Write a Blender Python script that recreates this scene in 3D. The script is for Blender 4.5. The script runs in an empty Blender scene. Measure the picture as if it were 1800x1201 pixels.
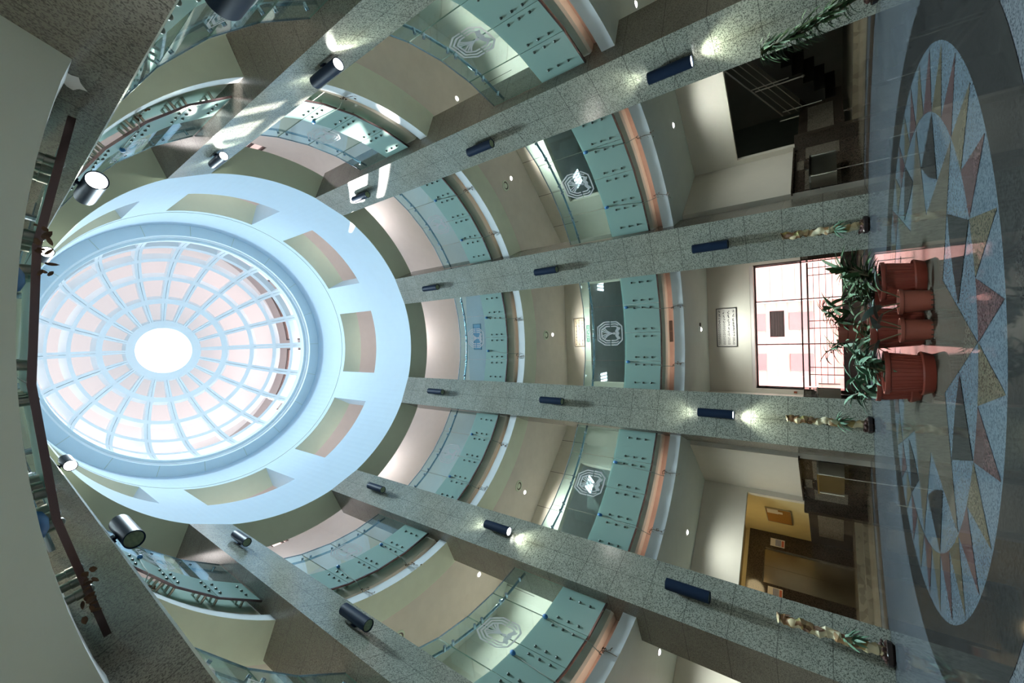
import bpy, math, random
from mathutils import Vector, Matrix
random.seed(7)
S = 5.0                      # metres per unit of atrium radius: all plan numbers below are in atrium radii
sc = bpy.context.scene
COL = sc.collection
rad = math.radians

# ------------------------------------------------------------------ camera, world, sun, skylight, exposure
CX, CY, CH = 0.0346, -1.1046, 0.1221
F_PX, PITCH, YAW, ROLL = 726.122, 0.65570, -0.0303, 0.0256
def make_camera():
    cam = bpy.data.cameras.new('camera'); o = bpy.data.objects.new('camera', cam); COL.objects.link(o)
    r = Vector((math.cos(YAW), -math.sin(YAW), 0)); f0 = Vector((math.sin(YAW), math.cos(YAW), 0)); up = Vector((0, 0, 1))
    fw = f0*math.cos(PITCH) + up*math.sin(PITCH); u = up*math.cos(PITCH) - f0*math.sin(PITCH)
    # the photograph lies on its side: the image's left is up in the hall, the image's top is the viewer's right
    c, s = math.cos(ROLL), math.sin(ROLL)
    Y = r*c - u*s
    L = r*s + u*c
    X = -L
    Z = -fw
    o.matrix_world = Matrix(((X.x, Y.x, Z.x, CX*S), (X.y, Y.y, Z.y, CY*S), (X.z, Y.z, Z.z, CH*S), (0, 0, 0, 1)))
    cam.sensor_fit = 'HORIZONTAL'; cam.sensor_width = 36.0; cam.lens = F_PX/1800*36.0
    cam.clip_start = 0.02; cam.clip_end = 400
    sc.camera = o
make_camera()
sc.view_settings.view_transform = 'Standard'
sc.view_settings.look = 'None'
sc.view_settings.gamma = 1.0
sc.view_settings.use_curve_mapping = False
sc.view_settings.exposure = 0.5
sc.cycles.max_bounces = 9
sc.cycles.diffuse_bounces = 5
sc.cycles.glossy_bounces = 4
sc.cycles.transparent_max_bounces = 24
sc.cycles.transmission_bounces = 6
sc.cycles.sample_clamp_indirect = 4.0
sc.cycles.caustics_reflective = False
sc.cycles.caustics_refractive = False

w = bpy.data.worlds.new('sky'); sc.world = w; w.use_nodes = True
nt = w.node_tree; bg = nt.nodes['Background']
bg.inputs[0].default_value = (1.0, 0.86, 0.86, 1); bg.inputs[1].default_value = 1.3

def light(name, kind, loc, energy, color=(1, 1, 1), direction=None, **kw):
    d = bpy.data.lights.new(name, kind); d.energy = energy; d.color = color
    for k, v in kw.items(): setattr(d, k, v)
    o = bpy.data.objects.new(name, d); COL.objects.link(o)
    o.location = Vector(loc)*S
    if direction is not None:
        o.rotation_euler = Vector(direction).to_track_quat('-Z', 'Y').to_euler()
    return o
# sun enters through the clerestory windows of the lantern and lands on the two columns at the top of the picture
SUN_AZ, SUN_EL = rad(280), rad(55)
light('sun', 'SUN', (0, 0, 8), 22.0, (1.0, 0.95, 0.90), (-math.sin(SUN_AZ)*math.cos(SUN_EL), -math.cos(SUN_AZ)*math.cos(SUN_EL), -math.sin(SUN_EL)), angle=rad(0.45))
# daylight through the round opening at the crown of the dome
light('skylight', 'AREA', (0, 0, 5.19), 370, (0.70, 0.90, 1.0), (0, 0, -1), shape='DISK', size=0.40*S, spread=rad(96))
light('skylight_down', 'AREA', (0, 0, 5.185), 560, (0.72, 0.92, 1.0), (0, 0, -1), shape='DISK', size=0.40*S, spread=rad(46))

# ------------------------------------------------------------------ materials
def mat(name):
    m = bpy.data.materials.new(name); m.use_nodes = True
    return m, m.node_tree, m.node_tree.nodes['Principled BSDF']
def plain(name, col, rough=0.6, metal=0.0, spec=0.5, var=0.04, scale=3.0):
    m, t, b = mat(name)
    b.inputs['Roughness'].default_value = rough; b.inputs['Metallic'].default_value = metal
    b.inputs['Specular IOR Level'].default_value = spec
    co = t.nodes.new('ShaderNodeTexCoord'); n = t.nodes.new('ShaderNodeTexNoise'); n.inputs['Scale'].default_value = scale
    n.inputs['Detail'].default_value = 4
    r = t.nodes.new('ShaderNodeValToRGB')
    r.color_ramp.elements[0].position = 0.3; r.color_ramp.elements[1].position = 0.7
    r.color_ramp.elements[0].color = tuple(c*(1-var) for c in col) + (1,)
    r.color_ramp.elements[1].color = tuple(min(1, c*(1+var)) for c in col) + (1,)
    t.links.new(co.outputs['Object'], n.inputs['Vector']); t.links.new(n.outputs['Fac'], r.inputs[0]); t.links.new(r.outputs[0], b.inputs['Base Color'])
    return m
def emit(name, col, strength):
    m, t, b = mat(name)
    b.inputs['Base Color'].default_value = tuple(col) + (1,)
    b.inputs['Emission Color'].default_value = tuple(col) + (1,); b.inputs['Emission Strength'].default_value = strength
    return m
def granite(name, light_c, dark_c, scale=55.0, rough=0.12, joint=None, spec=0.5, dark_pos=0.46, ior=None, vjoint=False):
    m, t, b = mat(name); L = t.links
    co = t.nodes.new('ShaderNodeTexCoord')
    v = t.nodes.new('ShaderNodeTexVoronoi'); v.inputs['Scale'].default_value = scale
    L.new(co.outputs['Object'], v.inputs['Vector'])
    sv = t.nodes.new('ShaderNodeSeparateColor'); L.new(v.outputs['Color'], sv.inputs[0])
    r = t.nodes.new('ShaderNodeValToRGB'); e = r.color_ramp.elements
    e[0].position = 0.12; e[0].color = tuple(dark_c)+(1,)
    e[1].position = 0.55; e[1].color = tuple(light_c)+(1,)
    L.new(sv.outputs[0], r.inputs[0])
    n2 = t.nodes.new('ShaderNodeTexNoise'); n2.inputs['Scale'].default_value = 1.3; n2.inputs['Detail'].default_value = 2
    L.new(co.outputs['Object'], n2.inputs['Vector'])
    mr = t.nodes.new('ShaderNodeMapRange'); mr.inputs[1].default_value = 0.3; mr.inputs[2].default_value = 0.7; mr.inputs[3].default_value = 0.88; mr.inputs[4].default_value = 1.1
    L.new(n2.outputs['Fac'], mr.inputs[0])
    mx = t.nodes.new('ShaderNodeMix'); mx.data_type = 'RGBA'; mx.blend_type = 'MULTIPLY'; mx.inputs[0].default_value = 1
    L.new(r.outputs[0], mx.inputs[6]); L.new(mr.outputs[0], mx.inputs[7])
    out = mx.outputs[2]
    if joint:
        sx = t.nodes.new('ShaderNodeSeparateXYZ'); L.new(co.outputs['Object'], sx.inputs[0])
        def line(src, period, off, width):
            a = t.nodes.new('ShaderNodeMath'); a.operation = 'ADD'; a.inputs[1].default_value = off; L.new(src, a.inputs[0])
            p = t.nodes.new('ShaderNodeMath'); p.operation = 'PINGPONG'; p.inputs[1].default_value = period/2; L.new(a.outputs[0], p.inputs[0])
            c = t.nodes.new('ShaderNodeMath'); c.operation = 'LESS_THAN'; c.inputs[1].default_value = width; L.new(p.outputs[0], c.inputs[0])
            return c.outputs[0]
        f = line(sx.outputs['Z'], joint[0], joint[1], joint[2])
        if vjoint:
            f2 = line(sx.outputs['X'], 40.0, 0.0, joint[2]*0.8)
            mm = t.nodes.new('ShaderNodeMath'); mm.operation = 'MAXIMUM'; L.new(f, mm.inputs[0]); L.new(f2, mm.inputs[1]); f = mm.outputs[0]
        m2 = t.nodes.new('ShaderNodeMix'); m2.data_type = 'RGBA'; m2.inputs[7].default_value = (0.03, 0.03, 0.028, 1)
        s2 = t.nodes.new('ShaderNodeMath'); s2.operation = 'MULTIPLY'; s2.inputs[1].default_value = 0.5; L.new(f, s2.inputs[0])
        L.new(s2.outputs[0], m2.inputs[0]); L.new(out, m2.inputs[6]); out = m2.outputs[2]
    L.new(out, b.inputs['Base Color'])
    b.inputs['Roughness'].default_value = rough; b.inputs['Specular IOR Level'].default_value = spec
    if ior: b.inputs['IOR'].default_value = ior
    return m
def glass(name, tint=(0.86, 0.95, 0.95), refl=0.12):
    m, t, b = mat(name); t.nodes.remove(b); out = t.nodes['Material Output']; L = t.links
    tr = t.nodes.new('ShaderNodeBsdfTransparent'); tr.inputs[0].default_value = tuple(tint)+(1,)
    gl = t.nodes.new('ShaderNodeBsdfGlossy'); gl.inputs['Roughness'].default_value = 0.01; gl.inputs[0].default_value = (0.9, 0.97, 1, 1)
    lw = t.nodes.new('ShaderNodeLayerWeight'); lw.inputs[0].default_value = 0.5
    pw = t.nodes.new('ShaderNodeMath'); pw.operation = 'POWER'; pw.inputs[1].default_value = 4.0; L.new(lw.outputs['Facing'], pw.inputs[0])
    fr = t.nodes.new('ShaderNodeMath'); fr.operation = 'MULTIPLY_ADD'; fr.inputs[1].default_value = 0.7; fr.inputs[2].default_value = 0.035; L.new(pw.outputs[0], fr.inputs[0])
    mx = t.nodes.new('ShaderNodeMixShader')
    L.new(fr.outputs[0], mx.inputs[0]); L.new(tr.outputs[0], mx.inputs[1]); L.new(gl.outputs[0], mx.inputs[2]); L.new(mx.outputs[0], out.inputs[0])
    return m
def frosted(name, col, through=0.02, back=0.3):
    m, t, b = mat(name); out = t.nodes['Material Output']; L = t.links
    b.inputs['Base Color'].default_value = tuple(col)+(1,); b.inputs['Roughness'].default_value = 0.25
    tl = t.nodes.new('ShaderNodeBsdfTranslucent'); tl.inputs[0].default_value = tuple(col)+(1,)
    tr = t.nodes.new('ShaderNodeBsdfTransparent'); tr.inputs[0].default_value = (0.75, 0.95, 0.92, 1)
    m1 = t.nodes.new('ShaderNodeMixShader'); m1.inputs[0].default_value = back
    m2 = t.nodes.new('ShaderNodeMixShader'); m2.inputs[0].default_value = through
    L.new(b.outputs[0], m1.inputs[1]); L.new(tl.outputs[0], m1.inputs[2]); L.new(m1.outputs[0], m2.inputs[1]); L.new(tr.outputs[0], m2.inputs[2]); L.new(m2.outputs[0], out.inputs[0])
    return m

M = {}
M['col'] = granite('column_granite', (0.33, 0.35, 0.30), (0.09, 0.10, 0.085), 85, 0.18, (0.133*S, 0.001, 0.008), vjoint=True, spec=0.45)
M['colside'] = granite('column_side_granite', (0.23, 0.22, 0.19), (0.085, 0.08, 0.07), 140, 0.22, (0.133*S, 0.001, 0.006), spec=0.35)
M['drum'] = plain('drum_paint', (0.50, 0.665, 0.79), 0.55, var=0.015)
M['dome'] = plain('dome_lattice_paint', (0.80, 0.93, 0.99), 0.5, var=0.01)
M['olive'] = plain('olive_soffit_paint', (0.60, 0.67, 0.52), 0.7, var=0.02)
M['ceil0'] = plain('pale_ceiling_paint', (0.80, 0.90, 0.85), 0.7, var=0.02)
M['ceil1'] = plain('green_grey_ceiling_paint', (0.80, 0.90, 0.75), 0.7, var=0.03)
M['lip'] = plain('planter_lip_paint', (0.68, 0.735, 0.76), 0.6, var=0.02)
M['cream'] = plain('cream_edge_paint', (0.88, 0.83, 0.72), 0.6, var=0.02)
M['salmon'] = plain('salmon_trough_paint', (0.76, 0.53, 0.45), 0.7, var=0.10, scale=2)
M['wall0'] = plain('warm_wall_paint', (0.70, 0.66, 0.59), 0.7, var=0.02)
M['wall1'] = plain('yellow_wall_paint', (0.63, 0.605, 0.52), 0.6, var=0.03)
M['wall2'] = plain('pink_wall_paint', (0.72, 0.66, 0.645), 0.65, var=0.02)
M['wall2b'] = plain('lavender_wall_paint', (0.50, 0.52, 0.58), 0.65, var=0.02)
M['room'] = plain('grey_room_paint', (0.74, 0.74, 0.73), 0.6, var=0.04)
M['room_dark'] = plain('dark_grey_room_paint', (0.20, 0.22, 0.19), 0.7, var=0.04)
M['yellow'] = plain('yellow_lobby_paint', (0.66, 0.56, 0.30), 0.6, var=0.04)
M['shell'] = emit('glowing_lantern_panel', (0.98, 0.965, 1.0), 0.38); M['shell'].node_tree.nodes['Principled BSDF'].inputs['Base Color'].default_value = (0.30, 0.26, 0.26, 1)  # roof panel glows by itself in place of the daylight falling on it
M['shellwall'] = plain('lantern_wall_paint', (0.50, 0.44, 0.43), 0.6, var=0.01)
M['oculus'] = emit('oculus_glazing', (0.93, 0.98, 1.0), 1.6)
M['floor'] = granite('floor_blue_granite', (0.0672, 0.0772, 0.0862), (0.0283, 0.0340, 0.0394), 120, 0.045, spec=0.2, ior=1.08)
M['blue'] = granite('inlay_blue_granite', (0.0547, 0.0724, 0.0851), (0.0307, 0.0413, 0.0510), 120, 0.045, spec=0.2, ior=1.08)
M['black'] = granite('inlay_black_granite', (0.0210, 0.0217, 0.0210), (0.0098, 0.0098, 0.0098), 120, 0.045, spec=0.2, ior=1.08)
M['star'] = granite('inlay_brown_granite', (0.0545, 0.0499, 0.0394), (0.0227, 0.0205, 0.0167), 120, 0.045, spec=0.2, ior=1.08)
M['red'] = granite('inlay_red_granite', (0.0493, 0.0343, 0.0343), (0.0230, 0.0145, 0.0145), 120, 0.045, spec=0.2, ior=1.08)
M['oliveg'] = granite('inlay_olive_granite', (0.0569, 0.0519, 0.0369), (0.0251, 0.0227, 0.0168), 120, 0.045, spec=0.2, ior=1.08)
M['beige'] = granite('beige_marble', (0.24, 0.21, 0.155), (0.17, 0.145, 0.105), 7, 0.14, spec=0.5)
M['gfloor'] = granite('gallery_floor_granite', (0.60, 0.62, 0.59), (0.40, 0.41, 0.40), 60, 0.2)
M['darkgr'] = granite('dado_dark_granite', (0.060, 0.045, 0.035), (0.02, 0.016, 0.012), 70, 0.10, spec=0.5)
M['midgr'] = granite('dado_grey_granite', (0.17, 0.15, 0.12), (0.08, 0.07, 0.055), 70, 0.10, spec=0.5)
M['chrome'] = plain('polished_steel', (0.72, 0.76, 0.78), 0.12, 1.0, var=0.01)
M['steel'] = plain('brushed_steel', (0.55, 0.55, 0.50), 0.28, 1.0, var=0.05)
M['nut'] = plain('dark_cap_nut', (0.10, 0.13, 0.12), 0.3, 0.5, var=0.05)
M['rail'] = plain('rail_steel', (0.30, 0.38, 0.45), 0.22, 0.9, var=0.03)
M['darkmetal'] = plain('bronze_channel', (0.16, 0.11, 0.11), 0.25, 0.9, var=0.03)
M['lamp'] = plain('dark_blue_lamp_housing', (0.010, 0.022, 0.050), 0.45, 0.0, 0.10, var=0.05)
M['lens_on'] = emit('lit_lens', (1.0, 1.0, 0.93), 9.0)
M['lens_off'] = plain('unlit_lens', (0.24, 0.30, 0.20), 0.12, 0.0, var=0.2, scale=30)
M['glass'] = glass('clear_balustrade_glass', (0.80, 0.94, 0.95))
M['pane'] = glass('window_pane_glass', (0.97, 0.96, 0.96))
M['frost'] = frosted('frosted_balustrade_glass', (0.34, 0.51, 0.47))
M['etch'] = frosted('etched_emblem', (0.66, 0.66, 0.70), 0.14, 0.4)
M['edge'] = plain('glass_edge_green', (0.12, 0.22, 0.18), 0.2, var=0.03)
M['terracotta'] = plain('terracotta_plastic', (0.20, 0.040, 0.026), 0.42, var=0.05, scale=8)
M['terracotta2'] = plain('brown_plastic', (0.24, 0.068, 0.045), 0.45, var=0.05, scale=8)
M['soil'] = plain('dark_soil', (0.05, 0.035, 0.025), 0.9, var=0.3, scale=30)
M['leaf'] = plain('dark_green_leaf', (0.035, 0.085, 0.03), 0.6, var=0.35, scale=9)
M['leaf2'] = plain('blue_green_leaf', (0.07, 0.15, 0.09), 0.6, var=0.3, scale=9)
M['leaf3'] = plain('grey_green_broad_leaf', (0.10, 0.15, 0.14), 0.3, var=0.3, scale=9)
M['dry'] = plain('dried_brown_leaf', (0.10, 0.05, 0.025), 0.8, var=0.4, scale=20)
M['stem'] = plain('plant_stem', (0.09, 0.08, 0.04), 0.6, var=0.2)
M['string'] = plain('grey_green_cord', (0.30, 0.36, 0.33), 0.7)
M['bluetie'] = plain('blue_plastic_tie', (0.03, 0.17, 0.42), 0.5)
M['white'] = plain('white_enamel', (0.75, 0.73, 0.70), 0.5, var=0.02)
M['paper'] = plain('sign_paper', (0.66, 0.62, 0.58), 0.5, var=0.02)
M['paper2'] = plain('cream_sign_panel', (0.72, 0.62, 0.44), 0.5, var=0.02)
M['ink'] = plain('dark_sign_ink', (0.05, 0.045, 0.05), 0.6)
M['frame'] = plain('dark_window_frame', (0.07, 0.045, 0.045), 0.4, 0.2)
M['tan'] = plain('tan_frame', (0.28, 0.18, 0.13), 0.4)
M['green'] = plain('exit_sign_green', (0.03, 0.16, 0.09), 0.4)
M['cork'] = plain('cork', (0.32, 0.16, 0.035), 0.9, var=0.15, scale=40)
M['bluesign'] = plain('blue_notice', (0.12, 0.30, 0.52), 0.5, var=0.05)
M['redblock'] = plain('red_print', (0.50, 0.13, 0.08), 0.5)
M['blueblock'] = plain('blue_print', (0.05, 0.10, 0.30), 0.5)
M['liftdoor'] = plain('lift_door_steel', (0.30, 0.25, 0.18), 0.22, 0.9, var=0.08, scale=1.5)
M['bark'] = None
M['facade'] = plain('pink_stone_facade', (0.88, 0.66, 0.64), 0.8, var=0.04)
M['facade2'] = plain('pink_brick_lines', (0.76, 0.56, 0.54), 0.8, var=0.04)
M['facwin'] = plain('facade_window_glass', (0.35, 0.30, 0.33), 0.2)
M['grille'] = plain('dark_grille', (0.07, 0.05, 0.045), 0.6)
M['lum'] = emit('luminaire_tube', (0.95, 0.97, 1.0), 8.0)
M['redbox'] = plain('red_alarm', (0.30, 0.07, 0.03), 0.5)
M['stain'] = plain('plaster_stain', (0.42, 0.40, 0.35), 0.9)
def barkmat():
    m, t, b = mat('banded_cream_bark'); L = t.links
    co = t.nodes.new('ShaderNodeTexCoord'); v = t.nodes.new('ShaderNodeTexVoronoi'); v.inputs['Scale'].default_value = 11
    L.new(co.outputs['Object'], v.inputs['Vector'])
    r = t.nodes.new('ShaderNodeValToRGB'); e = r.color_ramp.elements
    e[0].position = 0.0; e[0].color = (0.05, 0.025, 0.01, 1); e[1].position = 0.2; e[1].color = (0.26, 0.13, 0.05, 1)
    for p, c in ((0.36, (0.55, 0.46, 0.27, 1)), (0.62, (0.66, 0.60, 0.42, 1)), (0.80, (0.22, 0.20, 0.04, 1)), (0.93, (0.40, 0.22, 0.10, 1))):
        k = e.new(p); k.color = c
    sp = t.nodes.new('ShaderNodeSeparateColor'); L.new(v.outputs['Color'], sp.inputs[0]); L.new(sp.outputs[0], r.inputs[0]); L.new(r.outputs[0], b.inputs['Base Color'])
    b.inputs['Roughness'].default_value = 0.6
    return m
M['bark'] = barkmat()

# ------------------------------------------------------------------ mesh helpers (coordinates in atrium radii)
class MB:
    def __init__(s): s.v = []; s.f = []; s.m = []
    def quadv(s, pts, mi=0):
        b = len(s.v); s.v += [tuple(p) for p in pts]; s.f.append(tuple(range(b, b+len(pts)))); s.m.append(mi)
    def box(s, x0, x1, y0, y1, z0, z1, mi=0, T=None):
        P = [(x, y, z) for z in (z0, z1) for y in (y0, y1) for x in (x0, x1)]
        if T: P = [T(p) for p in P]
        b = len(s.v); s.v += P
        for f in ((0, 2, 3, 1), (4, 5, 7, 6), (0, 1, 5, 4), (2, 6, 7, 3), (0, 4, 6, 2), (1, 3, 7, 5)):
            s.f.append(tuple(b+i for i in f)); s.m.append(mi)
        return s
    def tube(s, pts, r, n=8, mi=0, cap=True):
        pts = [Vector(p) for p in pts]; b = len(s.v)
        rr = r if isinstance(r, (list, tuple)) else [r]*len(pts)
        prev = None
        for i, p in enumerate(pts):
            d = (pts[min(i+1, len(pts)-1)] - pts[max(i-1, 0)]).normalized()
            a = Vector((0, 0, 1)) if abs(d.z) < 0.9 else Vector((1, 0, 0))
            if prev is not None: a = prev
            u = (a - d*a.dot(d))
            if u.length < 1e-6: u = d.orthogonal()
            u.normalize(); v = d.cross(u); prev = u
            for k in range(n):
                t = 2*math.pi*k/n
                s.v.append(tuple(p + (u*math.cos(t) + v*math.sin(t))*rr[i]))
        for i in range(len(pts)-1):
            for k in range(n):
                k2 = (k+1) % n
                s.f.append((b+i*n+k, b+i*n+k2, b+(i+1)*n+k2, b+(i+1)*n+k)); s.m.append(mi)
        if cap:
            s.f.append(tuple(b+k for k in range(n))[::-1]); s.m.append(mi)
            e = b+(len(pts)-1)*n; s.f.append(tuple(e+k for k in range(n))); s.m.append(mi)
        return s
    def revolve(s, prof, a0=0, a1=360, n=128, mi=0, closed=True, c=(0, 0), mis=None):
        """prof: list of (r, z); angle is azimuth in degrees (0 = +Y, clockwise)"""
        full = abs(a1-a0-360) < 1e-6
        b = len(s.v); k = n if full else n+1
        for i in range(k):
            a = rad(a0 + (a1-a0)*i/n)
            for r, z in prof: s.v.append((c[0]+r*math.sin(a), c[1]+r*math.cos(a), z))
        m = len(prof); segs = m if closed else m-1
        for i in range(n):
            j = (i+1) % k
            for q in range(segs):
                q2 = (q+1) % m
                s.f.append((b+i*m+q, b+j*m+q, b+j*m+q2, b+i*m+q2)); s.m.append(mis[q] if mis else mi)
        if closed and not full:
            s.f.append(tuple(b+q for q in range(m))); s.m.append(mi)
            s.f.append(tuple(b+n*m+q for q in range(m))[::-1]); s.m.append(mi)
        return s
    def prism(s, poly, z0, z1, mi=0):
        b = len(s.v); n = len(poly)
        s.v += [(x, y, z0) for x, y in poly] + [(x, y, z1) for x, y in poly]
        s.f.append(tuple(b+i for i in range(n))[::-1]); s.m.append(mi)
        s.f.append(tuple(b+n+i for i in range(n))); s.m.append(mi)
        for i in range(n):
            j = (i+1) % n; s.f.append((b+i, b+j, b+n+j, b+n+i)); s.m.append(mi)
        return s
    def ball(s, c, r, sx=1, sy=1, sz=1, nu=10, nv=6, mi=0, wob=0, rng=None):
        b = len(s.v)
        for j in range(nv+1):
            t = math.pi*j/nv
            for i in range(nu):
                p = 2*math.pi*i/nu; q = r*(1+(rng.uniform(-wob, wob) if wob else 0))
                s.v.append((c[0]+q*sx*math.sin(t)*math.cos(p), c[1]+q*sy*math.sin(t)*math.sin(p), c[2]+q*sz*math.cos(t)))
        for j in range(nv):
            for i in range(nu):
                i2 = (i+1) % nu; s.f.append((b+j*nu+i, b+(j+1)*nu+i, b+(j+1)*nu+i2, b+j*nu+i2)); s.m.append(mi)
        return s
    def xf(s, fn):
        s.v = [fn(p) for p in s.v]; return s
    def build(s, name, mats, parent=None, origin=(0, 0, 0), smooth=False):
        me = bpy.data.meshes.new(name)
        me.from_pydata([((x-origin[0])*S, (y-origin[1])*S, (z-origin[2])*S) for x, y, z in s.v], [], s.f)
        if not isinstance(mats, (list, tuple)): mats = [mats]
        for m in mats: me.materials.append(m)
        for p, mi in zip(me.polygons, s.m): p.material_index = mi; p.use_smooth = smooth
        me.update()
        import bmesh
        bm = bmesh.new(); bm.from_mesh(me); bmesh.ops.remove_doubles(bm, verts=bm.verts, dist=1e-5); bmesh.ops.recalc_face_normals(bm, faces=bm.faces); bm.to_mesh(me); bm.free()
        if smooth:
            try: me.set_sharp_from_angle(angle=rad(40))
            except Exception: pass
        o = bpy.data.objects.new(name, me); COL.objects.link(o)
        if parent is None: o.location = Vector(origin)*S
        else: o.parent = parent
        return o
def struct(o):
    o['kind'] = 'structure'; return o
def tag(o, label, cat, group=None):
    o['label'] = label; o['category'] = cat
    if group: o['group'] = group
    return o
def thing(name, label, cat, loc=(0, 0, 0), az=0, group=None):
    o = bpy.data.objects.new(name, None); COL.objects.link(o); o.empty_display_size = 0.1
    o.location = Vector(loc)*S; o.rotation_euler = (0, 0, -rad(az))
    return tag(o, label, cat, group)
def copy_tree(o, parent=None):
    c = o.copy(); COL.objects.link(c)
    if parent is not None: c.parent = parent
    for ch in list(kids.get(o.name, [])): copy_tree(ch, c)
    return c
kids = {}
def index_kids():
    kids.clear()
    for o in bpy.data.objects:
        if o.parent: kids.setdefault(o.parent.name, []).append(o)
def P(az, r, z=0): return (r*math.sin(rad(az)), r*math.cos(rad(az)), z)
def bayf(az, lat, dep, z=0):
    a = rad(az); return (lat*math.cos(a)+dep*math.sin(a), -lat*math.sin(a)+dep*math.cos(a), z)
def toBay(az): return lambda p: bayf(az, p[0], p[1], p[2])
BAYS = [0, 45, -45, 90, -90, 135, -135, 180]
BAYNAME = {0: 'in the middle bay facing the pots', 45: 'in the stair bay above the middle of the photo', -45: 'in the lift bay below the middle of the photo',
           90: 'in the upper bay by the top edge of the photo', -90: 'in the lower bay by the bottom edge of the photo',
           135: 'in the upper left bay next to the nearest column', -135: 'in the lower left bay next to the nearest column', 180: 'overhead at the left edge of the photo'}

# ------------------------------------------------------------------ floor and inlay
fl = MB(); fl.revolve([(0.0001, 0), (2.6, 0), (2.6, -0.04), (0.0001, -0.04)], n=96)
struct(fl.build('floor', M['floor']))
def flat(name, m, polys, z):
    b = MB()
    for p in polys: b.quadv([(x, y, z) for x, y in p])
    return struct(b.build(name, m))
MC = (0.002, -0.128)
def ringpoly(b, r0, r1, z, c, n=128):
    for i in range(n):
        a, a2 = 2*math.pi*i/n, 2*math.pi*(i+1)/n
        b.quadv([(c[0]+r*math.sin(t), c[1]+r*math.cos(t), z) for r, t in ((r0, a), (r1, a), (r1, a2), (r0, a2))])
b = MB(); ringpoly(b, 0.433, 0.520, 0.0004, MC); struct(b.build('trim_1', M['black']))
b = MB(); ringpoly(b, 0.0, 0.433, 0.0003, MC); struct(b.build('trim_2', M['blue']))
def mp(azd, r): return (MC[0]+r*math.sin(rad(azd)), MC[1]+r*math.cos(rad(azd)))
st = 11.25
spr, spo = [], []
for k in range(32):
    a = 5.625 + st*k
    base = [mp(a-st/2+st*j/4, 0.345) for j in range(5)]
    (spr if k % 2 == 1 else spo).append([mp(a, 0.430)] + base[::-1])
flat('trim_3', M['red'], spr, 0.0007); flat('trim_4', M['oliveg'], spo, 0.0007)
star, tri = [], []
for k in range(8):
    a = 45*k
    star.append([MC, mp(a-22.5, 0.198), mp(a, 0.343), mp(a+22.5, 0.198)])
    c = a+22.5
    arc = [mp(c-13.5+27*j/8, 0.268-0.012*math.sin(math.pi*j/8)) for j in range(9)]
    tri.append([mp(c, 0.343)] + arc[::-1])
flat('trim_5', M['star'], star, 0.0007); flat('trim_6', M['black'], tri, 0.0009)
b = MB(); ringpoly(b, 1.03, 1.16, 0.0004, (0, 0)); struct(b.build('trim_7', M['darkgr']))
b = MB(); ringpoly(b, 1.28, 2.4, 0.0004, (0, 0)); struct(b.build('trim_8', M['beige']))

# ------------------------------------------------------------------ columns
HW = 0.1022
COLS = {22.5: 'speckled grey granite column just above the sunlit hall window in the photo',
        -22.5: 'speckled grey granite column just below the sunlit hall window in the photo',
        67.5: 'speckled grey granite column crossing the top right corner beside the dark stair opening',
        -67.5: 'speckled grey granite column running to the bottom right beside the lift lobby',
        112.5: 'grey granite column at the top centre of the photo with two lit lamps',
        -112.5: 'grey granite column at the bottom left of the photo with two unlit lamps',
        157.5: 'nearest granite column filling the upper left corner of the photo',
        -157.5: 'nearest granite column at the lower left of the photo, side face in shade'}
for az, lab in COLS.items():
    b = MB(); H = 2.752 if abs(az) < 180 else 2.752
    x = HW; y0, y1 = 0.0, (0.15 if abs(az) > 150 else 0.195)
    rf = math.cos(math.asin(HW))          # flat front face touches the ring at its corners
    d = 0.0
    P8 = [(-x, 0, 0), (x, 0, 0), (x, y1, 0), (-x, y1, 0), (-x, 0, H), (x, 0, H), (x, y1, H), (-x, y1, H)]
    bb = len(b.v); b.v += P8
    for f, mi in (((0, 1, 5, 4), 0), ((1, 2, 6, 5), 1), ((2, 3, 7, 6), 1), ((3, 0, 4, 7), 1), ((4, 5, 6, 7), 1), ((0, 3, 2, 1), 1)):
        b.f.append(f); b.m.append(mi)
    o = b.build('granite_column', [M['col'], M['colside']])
    o.location = Vector(P(az, {157.5: 1.037, -157.5: 1.015}.get(az, rf)))*S; o.rotation_euler = (0, 0, -rad(az))
    tag(o, lab, 'column', 'granite columns round the atrium')

# ------------------------------------------------------------------ gallery edges, ceilings, floors
def swell(p):
    r = math.hypot(p[0], p[1]); a = abs(math.degrees(math.atan2(p[0], p[1]))); k = max(0, min(1, (a-155)/8))*0.013
    return (p[0]*(1+k/r), p[1]*(1+k/r), p[2])
def gallery(z0, zg, k, sal, sof):
    """z0 soffit level, zg gallery floor level"""
    dz = z0-0.70
    b = MB(); b.revolve([(1.070, z0), (1.070, z0+0.050), (1.082, z0+0.050), (1.082, z0+0.014), (1.135, z0+0.014), (1.135, z0)], n=160, mis=[0, 0, 0, 0, 1, 1])
    if z0 < 1: b.xf(swell)
    struct(b.build('trim_%d' % (k), [M['lip'], sof], smooth=True))
    b = MB(); b.revolve([(1.135, z0+0.012), (1.135, z0+0.100), (1.15, z0+0.100), (1.15, z0+0.012)], n=160)
    struct(b.build('trim_%d' % (k+1), sal, smooth=True))
    b = MB(); b.revolve([(1.098, z0+0.092), (1.090, z0+0.100), (1.090, zg+0.022), (1.145, zg+0.022), (1.145, z0+0.100), (1.135, z0+0.092)], n=160)
    struct(b.build('trim_%d' % (k+2), M['cream'], smooth=True))
gallery(0.70, 1.00, 10, M['salmon'], M['ceil0']); gallery(1.69, 1.98, 20, plain('olive_trough_paint', (0.56, 0.46, 0.32), 0.7, var=0.15, scale=0.5), M['ceil1'])
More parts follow.
